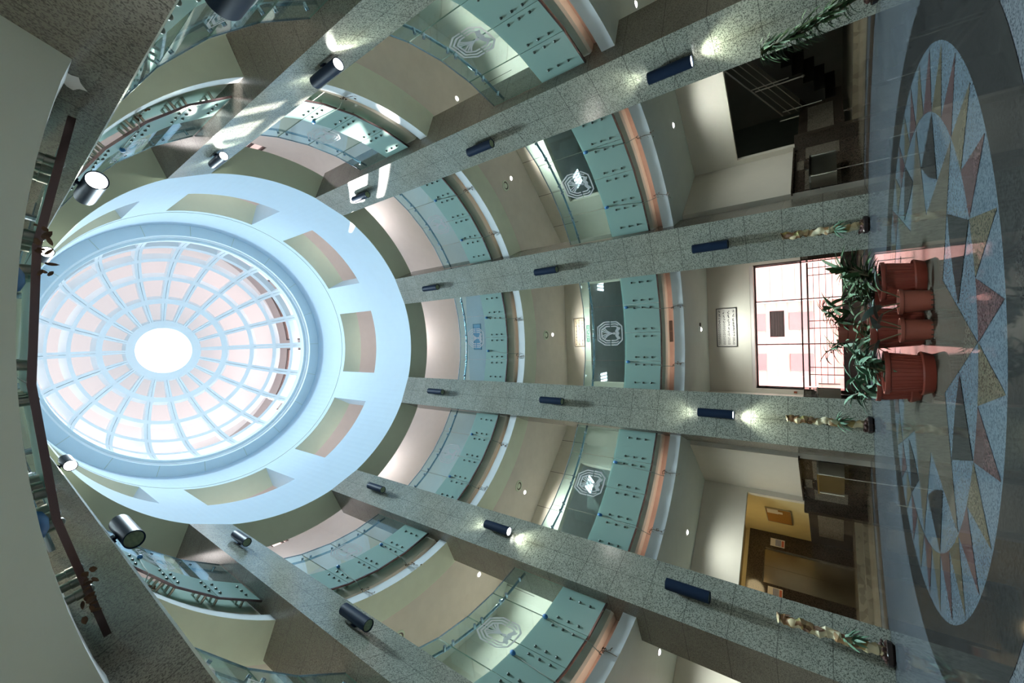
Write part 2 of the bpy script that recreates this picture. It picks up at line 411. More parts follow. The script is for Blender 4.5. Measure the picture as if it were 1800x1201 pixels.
for az in (0, 45, -45, 90, -90, 135, -135):
    for zz, e in ((0.722, 1.3), (1.712, 0.6)):
        light('cove_strip', 'AREA', bayf(az, 0, 1.087, zz), e, (1.0, 0.80, 0.66), bayf(az, 0, 0.5, 0.55), shape='RECTANGLE', size=0.50*S, size_y=0.006*S)
def annulus(name, r0, r1, z, z1, m):
    b = MB(); b.revolve([(r0, z), (r1, z), (r1, z1), (r0, z1)], n=128); return struct(b.build(name, m))
annulus('ceiling', 1.088, 2.62, 0.7005, 0.706, M['ceil0'])
annulus('floor', 1.14, 2.9, 0.985, 1.0, M['gfloor'])
annulus('ceiling', 1.088, 1.205, 1.6905, 1.698, M['ceil1'])
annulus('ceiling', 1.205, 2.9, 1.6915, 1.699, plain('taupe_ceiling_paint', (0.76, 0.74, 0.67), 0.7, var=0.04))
annulus('floor', 1.14, 2.4, 1.965, 1.98, M['gfloor'])
annulus('ceiling', 1.17, 1.8, 3.93, 3.96, M['wall2'])

# ------------------------------------------------------------------ drum with eight window openings
R0, R1 = 1.0, 1.165
def drum():
    b = MB(); n = 24
    za, zb, zc, zd = 2.752, 3.215, 3.708, 4.20
    # mi 0 pale blue, 1 olive
    b.revolve([(R0, za), (R1, za), (R1, zb), (R0, zb)], n=160, mis=[1, 1, 0, 0])
    b.revolve([(R0, zc), (R1, zc), (R1, zd), (R0, zd)], n=160, mis=[1, 1, 1, 0])
    for az in BAYS:
        b.revolve([(R0, zb), (R1, zb), (R1, zc), (R0, zc)], a0=az+15.4, a1=az+29.6, n=8)
    o = struct(b.build('wall_drum', [M['drum'], M['olive']]))
    b = MB(); b.revolve([(1.006, 3.756), (0.998, 3.758), (0.998, 3.762), (1.006, 3.764)], n=160)
    struct(b.build('trim_30', M['olive'], smooth=True))
drum()
b = MB(); b.revolve([(1.0, 4.20), (0.915, 4.20), (0.915, 4.225), (0.905, 4.235), (0.905, 4.262), (0.885, 4.262), (0.885, 4.31), (1.14, 4.31), (1.14, 4.20)], n=160)
struct(b.build('trim_31', M['dome'], smooth=True))
# joint lines of the cornice ring
b = MB()
for k in range(20):
    az = 18*k + 0.0
    b.box(-0.0012, 0.0012, 0.916, 0.999, 4.1985, 4.2005, T=toBay(az))
struct(b.build('trim_32', M['olive']))

# ------------------------------------------------------------------ dome lattice
ZC, RS = 4.30, 0.89
def dome():
    t = bpy.data.objects.new('dome_lattice', None); COL.objects.link(t); t.location = Vector((0, 0, ZC))*S
    tag(t, 'pale blue domed lattice of twenty ribs and four hoops round a glowing white opening', 'dome')
    depth = 0.055
    def sp(th, r): return (r*math.sin(th), ZC + r*math.cos(th))
    for k in range(20):
        az = 18*k - 0.4
        for s_ in (-1, 1):
            b = MB(); n = 22
            prev = None
            for i in range(n+1):
                th = rad(17 + (91-17)*i/n)
                wd = 0.0016, 0.020 + 0.006*(i/n)
                if i/n < 0.25: wd = 0.0012, 0.013+0.010*(i/n)/0.25*0.9
                ring = []
                for (r, lat) in ((RS, wd[0]), (RS, wd[1]), (RS+depth, wd[1]), (RS+depth, wd[0])):
                    rr, z = sp(th, r); ring.append((s_*lat, rr, z))
                base = len(b.v); b.v += [bayf(az, *p[:2], p[2]) for p in ring]
                if prev is not None:
                    for q in range(4):
                        q2 = (q+1) % 4; b.f.append((prev+q, prev+q2, base+q2, base+q)); b.m.append(0)
                else:
                    b.f.append((base, base+1, base+2, base+3)); b.m.append(0)
                prev = base
            o = b.build('rib', M['dome'], parent=t, origin=(0, 0, ZC))
    for j, (a0, a1) in enumerate(((29.7, 32.9), (46.1, 48.7), (61.7, 64.4), (76.4, 79.3))):
        pr = []
        for r in (RS, RS+depth):
            for th in ((a0, a1) if r == RS else (a1, a0)):
                pr.append(sp(rad(th), r))
        b = MB(); b.revolve(pr, n=120); b.build('hoop', M['dome'], parent=t, origin=(0, 0, ZC))
    pr = [sp(rad(14), RS), sp(rad(18.4), RS), sp(rad(18.4), RS+depth), sp(rad(14), RS+depth)]
    b = MB(); b.revolve(pr, n=96); b.build('crown_ring', M['dome'], parent=t, origin=(0, 0, ZC), smooth=True)
    pr = [sp(rad(87.5), RS), sp(rad(91), RS), sp(rad(91), RS+0.03), sp(rad(87.5), RS+0.03)]
    b = MB(); b.revolve(pr, n=96); b.build('base_ring', M['dome'], parent=t, origin=(0, 0, ZC), smooth=True)
dome()
# oculus drum and glazing
b = MB(); b.revolve([(0.214, 5.165), (0.214, 5.27), (0.235, 5.27), (0.235, 5.165)], n=72)
struct(b.build('trim_33', M['dome'], smooth=True))
b = MB(); b.revolve([(0.0001, 5.262), (0.214, 5.262), (0.214, 5.268), (0.0001, 5.268)], n=72)
struct(b.build('window_1', M['oculus']))
# lantern around the lattice: wall with ten windows, roof whose own glow stands in for daylight on it
WR = 1.10
b = MB()
b.revolve([(WR, 4.15), (WR+0.04, 4.15), (WR+0.04, 4.42), (WR, 4.42)], n=160)
b.revolve([(WR, 5.12), (WR+0.04, 5.12), (WR+0.04, 5.32), (WR, 5.32)], n=160)
for k in range(10):
    b.revolve([(WR, 4.42), (WR+0.04, 4.42), (WR+0.04, 5.12), (WR, 5.12)], a0=36*k-2.6, a1=36*k+2.6, n=4)
struct(b.build('wall_lantern', M['shellwall']))
b = MB(); b.revolve([(0.236, 5.20), (1.12, 5.30), (1.12, 5.31), (0.236, 5.215)], n=120)
struct(b.build('ceiling', M['shell'], smooth=True))
for k in range(10):
    a0, a1 = 36*k+2.6, 36*k+33.4
    fr = MB()
    for zz in ((4.42, 4.436), (5.104, 5.12)): fr.revolve([(WR+0.005, zz[0]), (WR+0.025, zz[0]), (WR+0.025, zz[1]), (WR+0.005, zz[1])], a0=a0, a1=a1, n=14)
    for aa in (a0, a1-0.7): fr.revolve([(WR+0.005, 4.436), (WR+0.025, 4.436), (WR+0.025, 5.104), (WR+0.005, 5.104)], a0=aa, a1=aa+0.7, n=1)
    o = struct(fr.build('window_%d' % (k+2), M['frame']))
    g = MB(); g.revolve([(WR+0.014, 4.436), (WR+0.016, 4.436), (WR+0.016, 5.104), (WR+0.014, 5.104)], a0=a0+0.7, a1=a1-0.7, n=14)
    g.build('pane', M['pane'], parent=o)

# ------------------------------------------------------------------ walls of each level
def wallbox(b, az, l0, l1, d, z0, z1, th=0.03, mi=0):
    if l1 > l0 and z1 > z0: b.box(l0, l1, d, d+th, z0, z1, mi, T=toBay(az))
def bigwall(name, az, half, d, z0, z1, m, op=None, th=0.04):
    b = MB()
    if op is None: wallbox(b, az, -half, half, d, z0, z1, th)
    else:
        l0, l1, a, c = op
        wallbox(b, az, -half, l0, d, z0, z1, th); wallbox(b, az, l1, half, d, z0, z1, th)
        wallbox(b, az, l0, l1, d, z0, a, th); wallbox(b, az, l0, l1, d, c, z1, th)
    return struct(b.build(name, m))
SIDE = {0: 'front', 45: 'stair', -45: 'lift', 90: 'right', -90: 'left', 135: 'rear_right', -135: 'rear_left', 180: 'rear'}
DADO = 0.238
for az in BAYS:
    nm = 'wall_ground_' + SIDE[az]
    if az == 0: bigwall(nm, az, 0.42, 1.585, 0, 0.70, M['wall0'], (-0.346, 0.346, 0.0, 0.476), th=0.05)
    elif az in (45, -45): bigwall(nm, az, 0.95 if 0 else 0.64, 1.58, DADO, 0.70, M['wall0'], (-0.345, 0.345, DADO, 0.486), th=0.025)
    else: bigwall(nm, az, 0.75, 1.80, 0, 0.70, M['wall0'] if az in (90, -90) else M['wall0'])
# piers behind the columns either side of the window bay
for s_ in (-1, 1):
    def Q(az, lat, dep): p = bayf(az, lat, dep); return (p[0], p[1])
    poly = [Q(0, s_*0.372, 1.19), Q(0, s_*0.372, 1.60), Q(s_*45, -s_*0.372, 1.585), Q(s_*45, -s_*0.366, 1.19)]
    b = MB(); b.prism(poly, 0.0, 0.70); struct(b.build('wall_pier_%s' % ('right' if s_ > 0 else 'left'), M['wall0']))
# granite dado of the stair and lift bays: border, panels
def dado(az, sgn, nm):
    # runs along the pier side wall (lat = -+0.372) then round the corner onto the back wall
    b = MB(); lat = sgn*0.366; th = 0.006*sgn
    def seg(d0, d1, z0, z1, mi, off=0.0): b.box(min(lat-off, lat-off+th), max(lat-off, lat-off+th), d0, d1, z0, z1, mi, T=toBay(az))
    seg(1.19, 1.60, 0.0, DADO, 0)
    for d0, d1, z0, z1 in ((1.20, 1.36, 0.07, 0.195), (1.47, 1.585, 0.07, 0.195), (1.375, 1.455, 0.20, 0.228)):
        seg(d0, d1, z0, z1, 1, 0.0012*sgn)
    b.box(min(sgn*0.30, sgn*0.372), max(sgn*0.30, sgn*0.372), 1.572, 1.60, 0.0, DADO, 0, T=toBay(az))
    b.box(min(sgn*0.365, sgn*0.36), max(sgn*0.365, sgn*0.36), 1.60, 2.16, 0.045, DADO-0.01, 0, T=toBay(az))
    b.box(min(sgn*0.3595, sgn*0.358), max(sgn*0.3595, sgn*0.358), 1.66, 2.0, 0.085, 0.19, 1, T=toBay(az))
    b.box(min(sgn*0.352, sgn*0.374), max(sgn*0.352, sgn*0.374), 1.185, 1.60, DADO, DADO+0.006, 0, T=toBay(az))
    struct(b.build(nm, [M['darkgr'], M['midgr']]))
dado(45, -1, 'baseboard_stair'); dado(-45, 1, 'baseboard_lift')
# window bay dado returns
b = MB()
for s_ in (-1, 1):
    b.box(min(s_*0.346, s_*0.372), max(s_*0.346, s_*0.372), 1.575, 1.586, 0.0, DADO, 0)
    b.box(min(s_*0.340, s_*0.347), max(s_*0.340, s_*0.347), 1.575, 1.64, 0.0, DADO, 0)
    b.box(min(s_*0.366, s_*0.3715), max(s_*0.366, s_*0.3715), 1.19, 1.585, 0.0, DADO, 0)
    b.box(min(s_*0.3485, s_*0.370), max(s_*0.3485, s_*0.370), 1.573, 1.575, 0.205, 0.232, 1)
struct(b.build('baseboard_front', [M['darkgr'], M['midgr']]))
# lift lobby
lz = 0.045
def inner_room(az, d0, d1, z0, z1, half, m, mc, nm, back=True, mf=None):
    b = MB()
    for s_ in (-1, 1): b.box(min(s_*half, s_*(half+0.02)), max(s_*half, s_*(half+0.02)), d0, d1, z0, z1, 0, T=toBay(az))
    if back: b.box(-half, half, d1, d1+0.02, z0, z1, 0, T=toBay(az))
    b.box(-half, half, d0, d1, z1, z1+0.01, 1, T=toBay(az))
    if mf: b.box(-half, half, d0-0.0, d1, z0-0.02, z0, 2, T=toBay(az))
    return struct(b.build(nm, [m, mc] + ([mf] if mf else [])))
inner_room(-45, 1.605, 2.15, 0.0, 0.56, 0.366, M['yellow'], M['yellow'], 'wall_lobby', mf=M['beige'])
b = MB()
for i, (d, z) in enumerate(((1.64, 0.018), (1.70, 0.045))):
    b.box(-0.365, 0.358, d, 2.15, 0.0 if i == 0 else 0.018, z, 0, T=toBay(-45))
struct(b.build('floor_lobby', M['beige']))
# stair hall
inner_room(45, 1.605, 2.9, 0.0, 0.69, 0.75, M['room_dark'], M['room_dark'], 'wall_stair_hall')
b = MB()
b.box(-0.74, 0.74, 1.66, 2.9, 0.0, 0.02, 0, T=toBay(45)); struct(b.build('floor_stair_hall', M['beige']))
# first gallery walls: octagon of apothem 1.6 with openings into rooms
for az in BAYS:
    half = 0.665
    if az in (0, 45, -45):
        bigwall('wall_first_' + SIDE[az], az, half, 1.60, 1.0, 1.69, M['wall1'], (-0.352, 0.352, 1.0, 1.488) if az != 45 else (-0.345, 0.36, 1.0, 1.485))
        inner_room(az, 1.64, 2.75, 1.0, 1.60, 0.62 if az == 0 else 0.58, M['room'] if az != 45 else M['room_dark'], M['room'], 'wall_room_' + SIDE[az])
    else:
        bigwall('wall_first_' + SIDE[az], az, half, 1.60, 1.0, 1.69, M['wall1'] if az in (90, -90) else M['wall0'])
    # second gallery
    op = (-0.40, -0.27, 3.68, 3.86) if az == 90 else ((0.27, 0.40, 3.68, 3.86) if az == -90 else None)
    bigwall('wall_second_' + SIDE[az], az, half, 1.60, 1.98, 3.93, M['wall2'], op)
# cladding joints on the first-gallery stair and lift walls
for az in (45, -45):
    b = MB()
    for l in (-0.5, -0.25, 0.0, 0.25, 0.5): b.box(l-0.0012, l+0.0012, 1.5985, 1.6002, 1.49, 1.69, T=toBay(az))
    struct(b.build('trim_%d' % (40 if az > 0 else 41), M['frame']))
k = 20
for az in (90, -90):
    l0, l1 = (-0.40, -0.27) if az == 90 else (0.27, 0.40)
    b = MB()
    for a, c, e, g in ((l0, l0+0.012, 3.68, 3.86), (l1-0.012, l1, 3.68, 3.86), (l0, l1, 3.68, 3.692), (l0, l1, 3.848, 3.86), ((l0+l1)/2+0.02, (l0+l1)/2+0.032, 3.69, 3.85)):
        b.box(a, c, 1.605, 1.62, e, g, T=toBay(az))
    o = struct(b.build('window_%d' % k, M['frame'])); k += 1
    g = MB(); g.box(l0+0.01, l1-0.01, 1.611, 1.613, 3.69, 3.85, T=toBay(az)); g.build('pane', M['pane'], parent=o)

# ------------------------------------------------------------------ hall window with its frame, railing outside, terrace and building beyond
b = MB(); d0, d1 = 1.64, 1.655
for l in (-0.346, -0.106, 0.138, 0.338): b.box(l, l+0.006, d0, d1, 0.0, 0.46)
for z in (0.060, 0.236, 0.452): b.box(-0.346, 0.346, d0, d1, z, z+0.007)
b.box(-0.346, 0.346, d0, d1, 0.0, 0.062)
o = struct(b.build('window_30', M['frame']))
g = MB(); g.box(-0.342, 0.342, 1.646, 1.648, 0.062, 0.455); g.build('pane', M['pane'], parent=o)
b = MB(); b.box(-0.346, 0.346, 1.586, 1.66, 0.459, 0.476); b.box(-0.36, -0.346, 1.586, 1.66, 0.24, 0.476); b.box(0.346, 0.36, 1.586, 1.66, 0.24, 0.476)
struct(b.build('trim_50', M['wall2']))
rl = thing('window_railing', 'brown steel railing with paired posts and thin bars across the sunlit window', 'railing', (0, 1.70, 0))
b = MB(); b.tube([(-0.34, 1.70, 0.214), (0.34, 1.70, 0.214)], 0.0045, 8); b.build('top_rail', M['frame'], rl, (0, 1.70, 0))
for x in (0.31, 0.27, 0.02, -0.02, -0.235, -0.275):
    b = MB(); b.tube([(x, 1.70, 0.0), (x, 1.70, 0.214)], 0.0024, 6); b.build('post', M['frame'], rl, (0, 1.70, 0))
for z in (0.188, 0.162, 0.134, 0.106):
    b = MB(); b.tube([(-0.34, 1.70, z), (0.34, 1.70, z)], 0.0014, 6); b.build('bar', M['frame'], rl, (0, 1.70, 0))
b = MB(); b.box(-6, 6, 1.70, 9, -0.06, -0.02); struct(b.build('floor_terrace', M['facade']))
bd = thing('outside_building', 'pink stone building with rows of windows seen through the hall window', 'building', (0, 4.6, 0))
b = MB(); b.box(0.25, 4.5, 4.6, 5.2, -0.02, 3.4)
for k in range(26): b.box(0.25, 4.5, 4.592, 4.6, 0.12*k+0.05, 0.12*k+0.062, 1)
b.build('wall', [M['facade'], M['facade2']], bd, (0, 4.6, 0))
b = MB(); b.box(-3.6, 0.25, 5.2, 5.9, -0.02, 2.3)
for k in range(18): b.box(-3.6, 0.25, 5.192, 5.2, 0.12*k+0.05, 0.12*k+0.06, 1)
b.build('wall', [M['facade'], M['facade2']], bd, (0, 4.6, 0))
for iz in range(4):
    for ix in range(6):
        b = MB(); x = -2.7+ix*0.52; z = 0.28+iz*0.5
        b.box(x, x+0.22, 5.17, 5.2, z, z+0.24); b.build('window', M['facwin'], bd, (0, 4.6, 0))
b = MB()
for k in range(12): b.box(-3.2, -0.6, 2.9+0.13*k, 3.05+0.13*k, -0.02, 0.04+0.05*k, T=lambda p: (p[0]+0.0, p[1], p[2]))
st_ = b.build('outside_steps', M['facade']); tag(st_, 'flight of pink stone steps rising outside, seen low in the hall window', 'steps')

# ------------------------------------------------------------------ glass balustrades
RG = 1.052
def gp(u, z, off=0.0):
    """point on the faceted glass at arc coordinate u (degrees), bay frame"""
    seams = [-16.75, -8.25, 0.0, 8.25, 16.75]
    for i in range(4):
        if u <= seams[i+1] or i == 3: break
    a, c = seams[i], seams[i+1]
    A = Vector((RG*math.sin(rad(a)), RG*math.cos(rad(a)), 0)); B = Vector((RG*math.sin(rad(c)), RG*math.cos(rad(c)), 0))
    t = (u-a)/(c-a); n = Vector((A.y-B.y, B.x-A.x, 0)).normalized()
    p = A.lerp(B, t)
    if n.dot(p) < 0: n = -n
    return Vector((p.x, p.y, z)) - n*off
def emblem(zc, hh, hw):
    """octagonal emblem etched on the two middle panels; x,y in -1..1 upright"""
    b = MB()
    def stroke(pts, wd):
        for (x0, y0), (x1, y1) in zip(pts[:-1], pts[1:]):
            L = math.hypot(x1-x0, y1-y0)
            if L < 1e-6: continue
            n = max(1, int(L/0.12)); nx, ny = -(y1-y0)/L*wd/2, (x1-x0)/L*wd/2
            ex, ey = (x1-x0)/L*wd*0.3, (y1-y0)/L*wd*0.3
            for i in range(n):
                t0, t1 = i/n, (i+1)/n
                q = []
                for t, s_, e_ in ((t0, 1, -1 if i == 0 else 0), (t1, 1, 1 if i == n-1 else 0), (t1, -1, 1 if i == n-1 else 0), (t0, -1, -1 if i == 0 else 0)):
                    X = x0+(x1-x0)*t+nx*s_+ex*e_; Y = y0+(y1-y0)*t+ny*s_+ey*e_
                    q.append(gp(math.degrees(X*hw/RG), zc+Y*hh, 0.0034))
                b.quadv(q)
    for a in (1.0, 0.81, 0.62):
        ch = 0.42*a
        k = a
        for s_ in (-1, 1):
            stroke([(s_*k, -0.02), (s_*k, 0.40*a), (s_*(k-ch), 0.86*a+0.10), (0, 0.86*a+0.12)], 0.10)
    for i, a in enumerate((1.0, 0.81, 0.62)):
        for s_ in (-1, 1):
            stroke([(s_*a, -0.16), (s_*a, -0.58+0.05*i)] + ([(s_*0.60, -0.97), (0, -0.97)] if i == 0 else [(s_*(a-0.12), -0.70+0.02*i)]), 0.10)
    for s_ in (-1, 1):
        stroke([(0, -0.36), (0, -0.2), (s_*0.10, 0.02), (s_*0.24, 0.22), (s_*0.50, 0.42)], 0.09)
        stroke([(s_*0.05, -0.05), (s_*0.12, 0.2), (s_*0.34, 0.50)], 0.07)
        stroke([(s_*0.02, 0.0), (s_*0.06, 0.28), (s_*0.2, 0.58)], 0.07)
        stroke([(0, -0.56), (s_*0.18, -0.50), (s_*0.42, -0.62), (s_*0.44, -0.80)], 0.13)
        stroke([(0, -0.70), (s_*0.2, -0.62), (s_*0.38, -0.76)], 0.12)
    stroke([(-0.06, -0.36), (0.06, -0.36)], 0.16); stroke([(-0.03, -0.28), (0.03, -0.28)], 0.12)
    return b
def balustrade():
    zb, zf, zt, zr = 0.812, 0.998, 1.244, 1.197
    org = (0, RG, 0.81)
    t = thing('glass_balustrade', '-', 'balustrade', (0, RG, 0.81), 0, 'glass balustrades of the galleries')
    b = MB(); pts = [gp(u, zr, -0.016) for u in (-16.9, -12.5, -8.25, -4, 0, 4, 8.25, 12.5, 16.9)]
    b.tube(pts, 0.0052, 10); hr = b.build('handrail', M['rail'], t, org, smooth=True)
    seams = [-16.75, -8.25, 0.0, 8.25, 16.75]
    for i in range(4):
        a, c = seams[i]+0.06, seams[i+1]-0.06
        b = MB()
        def slab(z0, z1, mi):
            q = [gp(a, z0, 0.0012), gp(c, z0, 0.0012), gp(c, z0, -0.0012), gp(a, z0, -0.0012)]
            q2 = [Vector((p.x, p.y, z1)) for p in q]
            b.quadv([q[0], q[1], q2[1], q2[0]], mi); b.quadv([q[3], q2[3], q2[2], q[2]], mi)
            b.quadv([q[0], q2[0], q2[3], q[3]], 2); b.quadv([q[1], q[2], q2[2], q2[1]], 2)
        slab(zb, zf, 1); slab(zf, zt, 0)
        me_ = b.build('glass_panel', [M['glass'], M['frost'], M['edge']], t, org)
        # bottom channel and top edge strip of this panel
        b = MB()
        for z0, z1, e in ((zb-0.006, zb, 0.0035),):
            q = [gp(seams[i], z0, e), gp(seams[i+1], z0, e), gp(seams[i+1], z0, -e), gp(seams[i], z0, -e)]
            q2 = [Vector((p.x, p.y, z1)) for p in q]
            b.v += [tuple(p) for p in q+q2]; n0 = len(b.v)-8
            for f in ((0, 1, 2, 3), (4, 7, 6, 5), (0, 4, 5, 1), (1, 5, 6, 2), (2, 6, 7, 3), (3, 7, 4, 0)): b.f.append(tuple(n0+x for x in f)); b.m.append(0)
        b.build('bottom_channel', M['darkmetal'], t, org)
        b = MB(); e = 0.0022; z0, z1 = zt, zt+0.003
        q = [gp(seams[i], z0, e), gp(seams[i+1], z0, e), gp(seams[i+1], z0, -e), gp(seams[i], z0, -e)]; q2 = [Vector((p.x, p.y, z1)) for p in q]
        b.v += [tuple(p) for p in q+q2]
        for f in ((0, 1, 2, 3), (4, 7, 6, 5), (0, 4, 5, 1), (1, 5, 6, 2), (2, 6, 7, 3), (3, 7, 4, 0)): b.f.append(f); b.m.append(0)
        b.build('top_edge', M['rail'], t, org)
        for u in (seams[i]+(1.1 if i else 2.25), seams[i+1]-(1.1 if i < 3 else 2.25)):
            for z in (0.859, 0.901, 0.944):
                b = MB(); p0 = gp(u, z, -0.0012); p1 = gp(u, z, -0.040); d = (p1-p0)
                b.tube([p0, p0+d*0.25, p0+d*0.26, p1], [0.0062, 0.0062, 0.0052, 0.0052], 10, 1)
                q0 = gp(u, z, 0.0012); b.tube([q0, gp(u, z, 0.003), gp(u, z, 0.0054), gp(u, z, 0.0068)], [0.0054, 0.0054, 0.0038, 0.001], 10, 0)
                b.build('standoff', [M['nut'], M['steel']], me_, org, smooth=True)
            b = MB(); p0 = gp(u, zr, -0.0012); p1 = gp(u, zr, -0.018)
            b.tube([gp(u, zr-0.006, 0.004), gp(u, zr-0.006, -0.014)], 0.0052, 8); b.tube([gp(u, zr-0.006, -0.010), gp(u, zr+0.002, -0.016)], 0.0042, 8)
            b.build('rail_bracket', M['rail'], hr, org, smooth=True)
    emblem(1.091, 0.074, 0.064).build('etched_emblem', M['etch'], t, org)
    return t
proto = balustrade(); index_kids()
BL1 = {0: 'glass balustrade of the first gallery right above the middle hall window', 45: 'glass balustrade of the first gallery above the stair opening',
       -45: 'glass balustrade of the first gallery above the lift lobby', 90: 'first gallery glass balustrade cut by the top edge of the photo',
       -90: 'first gallery glass balustrade cut by the bottom edge of the photo', 135: 'first gallery glass balustrade at the top left behind a large dark lamp',
       -135: 'first gallery glass balustrade at the very bottom left with a lit window behind', 180: 'nearest glass balustrade seen from below along the left edge of the photo'}
BL2 = {0: 'upper gallery glass balustrade with a blue notice seen behind it', 45: 'upper gallery glass balustrade beside the sunlit column lamp',
       -45: 'upper gallery glass balustrade with white panels and emblem, lower middle of the photo', 90: 'upper gallery glass balustrade crossed by bright sun patches',
       -90: 'upper gallery glass balustrade in front of a pink wall, lower left middle', 135: 'upper gallery glass balustrade with sun streaks near the top left column',
       -135: 'upper gallery glass balustrade between the two lower left columns', 180: 'upper gallery glass balustrade overhead behind the left edge rail'}
first = True
for lev, (dz, LB) in enumerate(((0.0, BL1), (1.0, BL2))):
    for az in BAYS:
        if first: t = proto; first = False
        else: t = copy_tree(proto)
        t.location = Vector(P(az, RG+(0.017 if az == 180 and lev == 0 else 0), 0.81+dz*1.008))*S; t.rotation_euler = (0, 0, -rad(az))
        if lev: t.scale = (1, 1, 1)
        t['label'] = LB[az]

# ------------------------------------------------------------------ cylindrical wall lamps on the columns
def lamp(az, zc, on, lab, lat=0.0):
    rl = {157.5: 1.035, -157.5: 1.013}.get(az, 0.993)
    base = P(az, rl, zc)
    t = thing('wall_lamp', lab, 'lamp', base, az, 'cylindrical lamps on the columns')
    h = 0.072; r = 0.0195; y = -0.024
    b = MB(); b.tube([(0, y, -h), (0, y, h)], r, 28)
    # hollow mouths
    b = MB(); pr = [(r*0.88, -h), (r, -h), (r, h), (r*0.88, h), (r*0.88, h-0.008), (0.0002, h-0.008), (0.0002, -h+0.008), (r*0.88, -h+0.008)]
    b.revolve(pr, n=32, c=(0, y)); hs = b.build('housing', M['lamp'], t, smooth=True)
    for s_ in (-1, 1):
        b = MB(); z0 = s_*(h-0.0075); z1 = s_*(h-0.003)
        b.revolve([(0.0002, min(z0, z1)), (r*0.87, min(z0, z1)), (r*0.87, max(z0, z1)), (0.0002, max(z0, z1))], n=24, c=(0, y))
        b.build('lens', M['lens_on'] if on else M['lens_off'], hs)
    b = MB(); b.box(-0.006, 0.006, -0.0015, 0.006, -0.010, 0.010); b.box(-0.003, 0.003, y, 0.001, -0.004, 0.004)
    b.build('bracket', M['lamp'], t)
    if on:
        q = Vector(bayf(az, 0, rl+y, zc))
        for s_ in (-1, 1):
            light('lamp_beam', 'SPOT', tuple(q+Vector((0, 0, s_*(h+0.002)))), 65 if s_ < 0 else 20, (0.93, 1.0, 0.80), (0, 0, s_), spot_size=rad(95), spot_blend=0.9, shadow_soft_size=0.05)
nm = {22.5: 'column above the hall window', -22.5: 'column below the hall window', 67.5: 'column by the stair opening', -67.5: 'column by the lift lobby',
      112.5: 'top centre column', -112.5: 'bottom left column', 157.5: 'nearest upper left column', -157.5: 'nearest lower left column'}
LV = ((0.534, 'lowest'), (1.395, 'middle'), (2.372, 'uppermost'))
ON = {(-22.5, 0), (67.5, 0), (-67.5, 1), (112.5, 1), (112.5, 2), (157.5, 1), (157.5, 2), (157.5, 0), (-157.5, 2), (-112.5, 0)}
for az in nm:
    for i, (z, wd) in enumerate(LV):
        if az in (-112.5, -157.5, 112.5) and i == 0: continue
        on = (az, i) in ON
        lamp(az, z, on, '%s %s dark blue cylinder lamp on the %s' % (wd, 'lit' if on else 'unlit', nm[az]))

# ------------------------------------------------------------------ ceiling fittings
def downlight(p, lab, e=60, col=(1, 0.96, 0.87), hang=False):
    t = thing('downlight', lab, 'lamp', p, 0, 'round downlights in the gallery ceilings')
    b = MB(); b.revolve([(0.0115, -0.002), (0.016, -0.002), (0.016, 0.0), (0.0115, 0.0)], n=24); b.build('ring', M['white'], t, smooth=True)
    b = MB(); b.revolve([(0.0002, -0.0065), (0.008, -0.005), (0.0112, -0.0005), (0.0002, -0.0005)], n=24); b.build('bulb', M['lens_on'], t, smooth=True)
    light('downlight_beam', 'SPOT', (p[0], p[1], p[2]-0.016), e, col, (0, 0, -1), spot_size=rad(165), spot_blend=1.0, shadow_soft_size=0.06)
where = {0: 'in the middle bay', 45: 'in the stair bay', -45: 'in the lift bay', 90: 'in the upper bay', -90: 'in the lower bay'}
for az in (0, 45, -45, 67.5, -67.5, 112.5, -112.5, 157.5, -157.5):
    downlight(P(az, 1.405, 0.7005), 'round ground floor ceiling downlight %s' % {0: 'over the middle window bay', 45: 'over the stair bay', -45: 'over the lift bay', 67.5: 'behind the column by the stairs', -67.5: 'behind the column by the lift', 112.5: 'behind the top centre column', -112.5: 'behind the bottom left column', 157.5: 'behind the nearest upper left column', -157.5: 'behind the nearest lower left column'}[az], {0: 150, 45: 85, -45: 85}.get(az, 240), (0.93, 1.0, 0.92))
for az in (0, 45, -45, 67.5, -67.5, 112.5, -112.5, 157.5, -157.5):
    downlight(P(az, 1.41, 1.6905), 'round downlight in the first gallery ceiling %s' % {0: 'beside the middle round speaker', 45: 'above the stair bay', -45: 'above the lift bay', 67.5: 'behind the column by the stairs', -67.5: 'behind the column by the lift', 112.5: 'behind the top centre column', -112.5: 'behind the bottom left column', 157.5: 'behind the nearest upper left column', -157.5: 'behind the nearest lower left column'}[az], 300)
for az in (0, 45, -45, 90, -90):
    p = P(az, 1.325, 1.6905)
    t = thing('ceiling_speaker', 'round white speaker in the first gallery ceiling ' + where[az], 'speaker', p, 0, 'round ceiling speakers')
    b = MB(); b.revolve([(0.024, -0.005), (0.031, -0.004), (0.033, 0), (0.024, 0)], n=32); b.build('rim', M['ceil1'], t, smooth=True)
    b = MB(); b.revolve([(0.017, -0.0012), (0.0242, -0.0012), (0.0242, -0.0002), (0.017, -0.0002)], n=32); b.build('cone', M['grille'], t, smooth=True)
    b = MB(); b.revolve([(0.0002, -0.006), (0.012, -0.006), (0.0175, -0.001), (0.0002, -0.001)], n=32); b.build('cap', M['ceil1'], t, smooth=True)
b = MB(); b.box(-0.012, 0.006, -0.008, 0.008, -0.006, 0); o = b.build('ceiling_sensor', M['grille']); o.location = Vector(P(1.3, 1.385, 0.7005))*S
tag(o, 'small dark sensor hanging from the ceiling beside the middle downlight', 'sensor')
downlight(P(180, 1.42, 0.7005), 'added ground floor downlight out of view behind the camera bay', 900, (0.84, 0.95, 1.0))  # put in behind the view so floor bounce brightens the overhead soffit
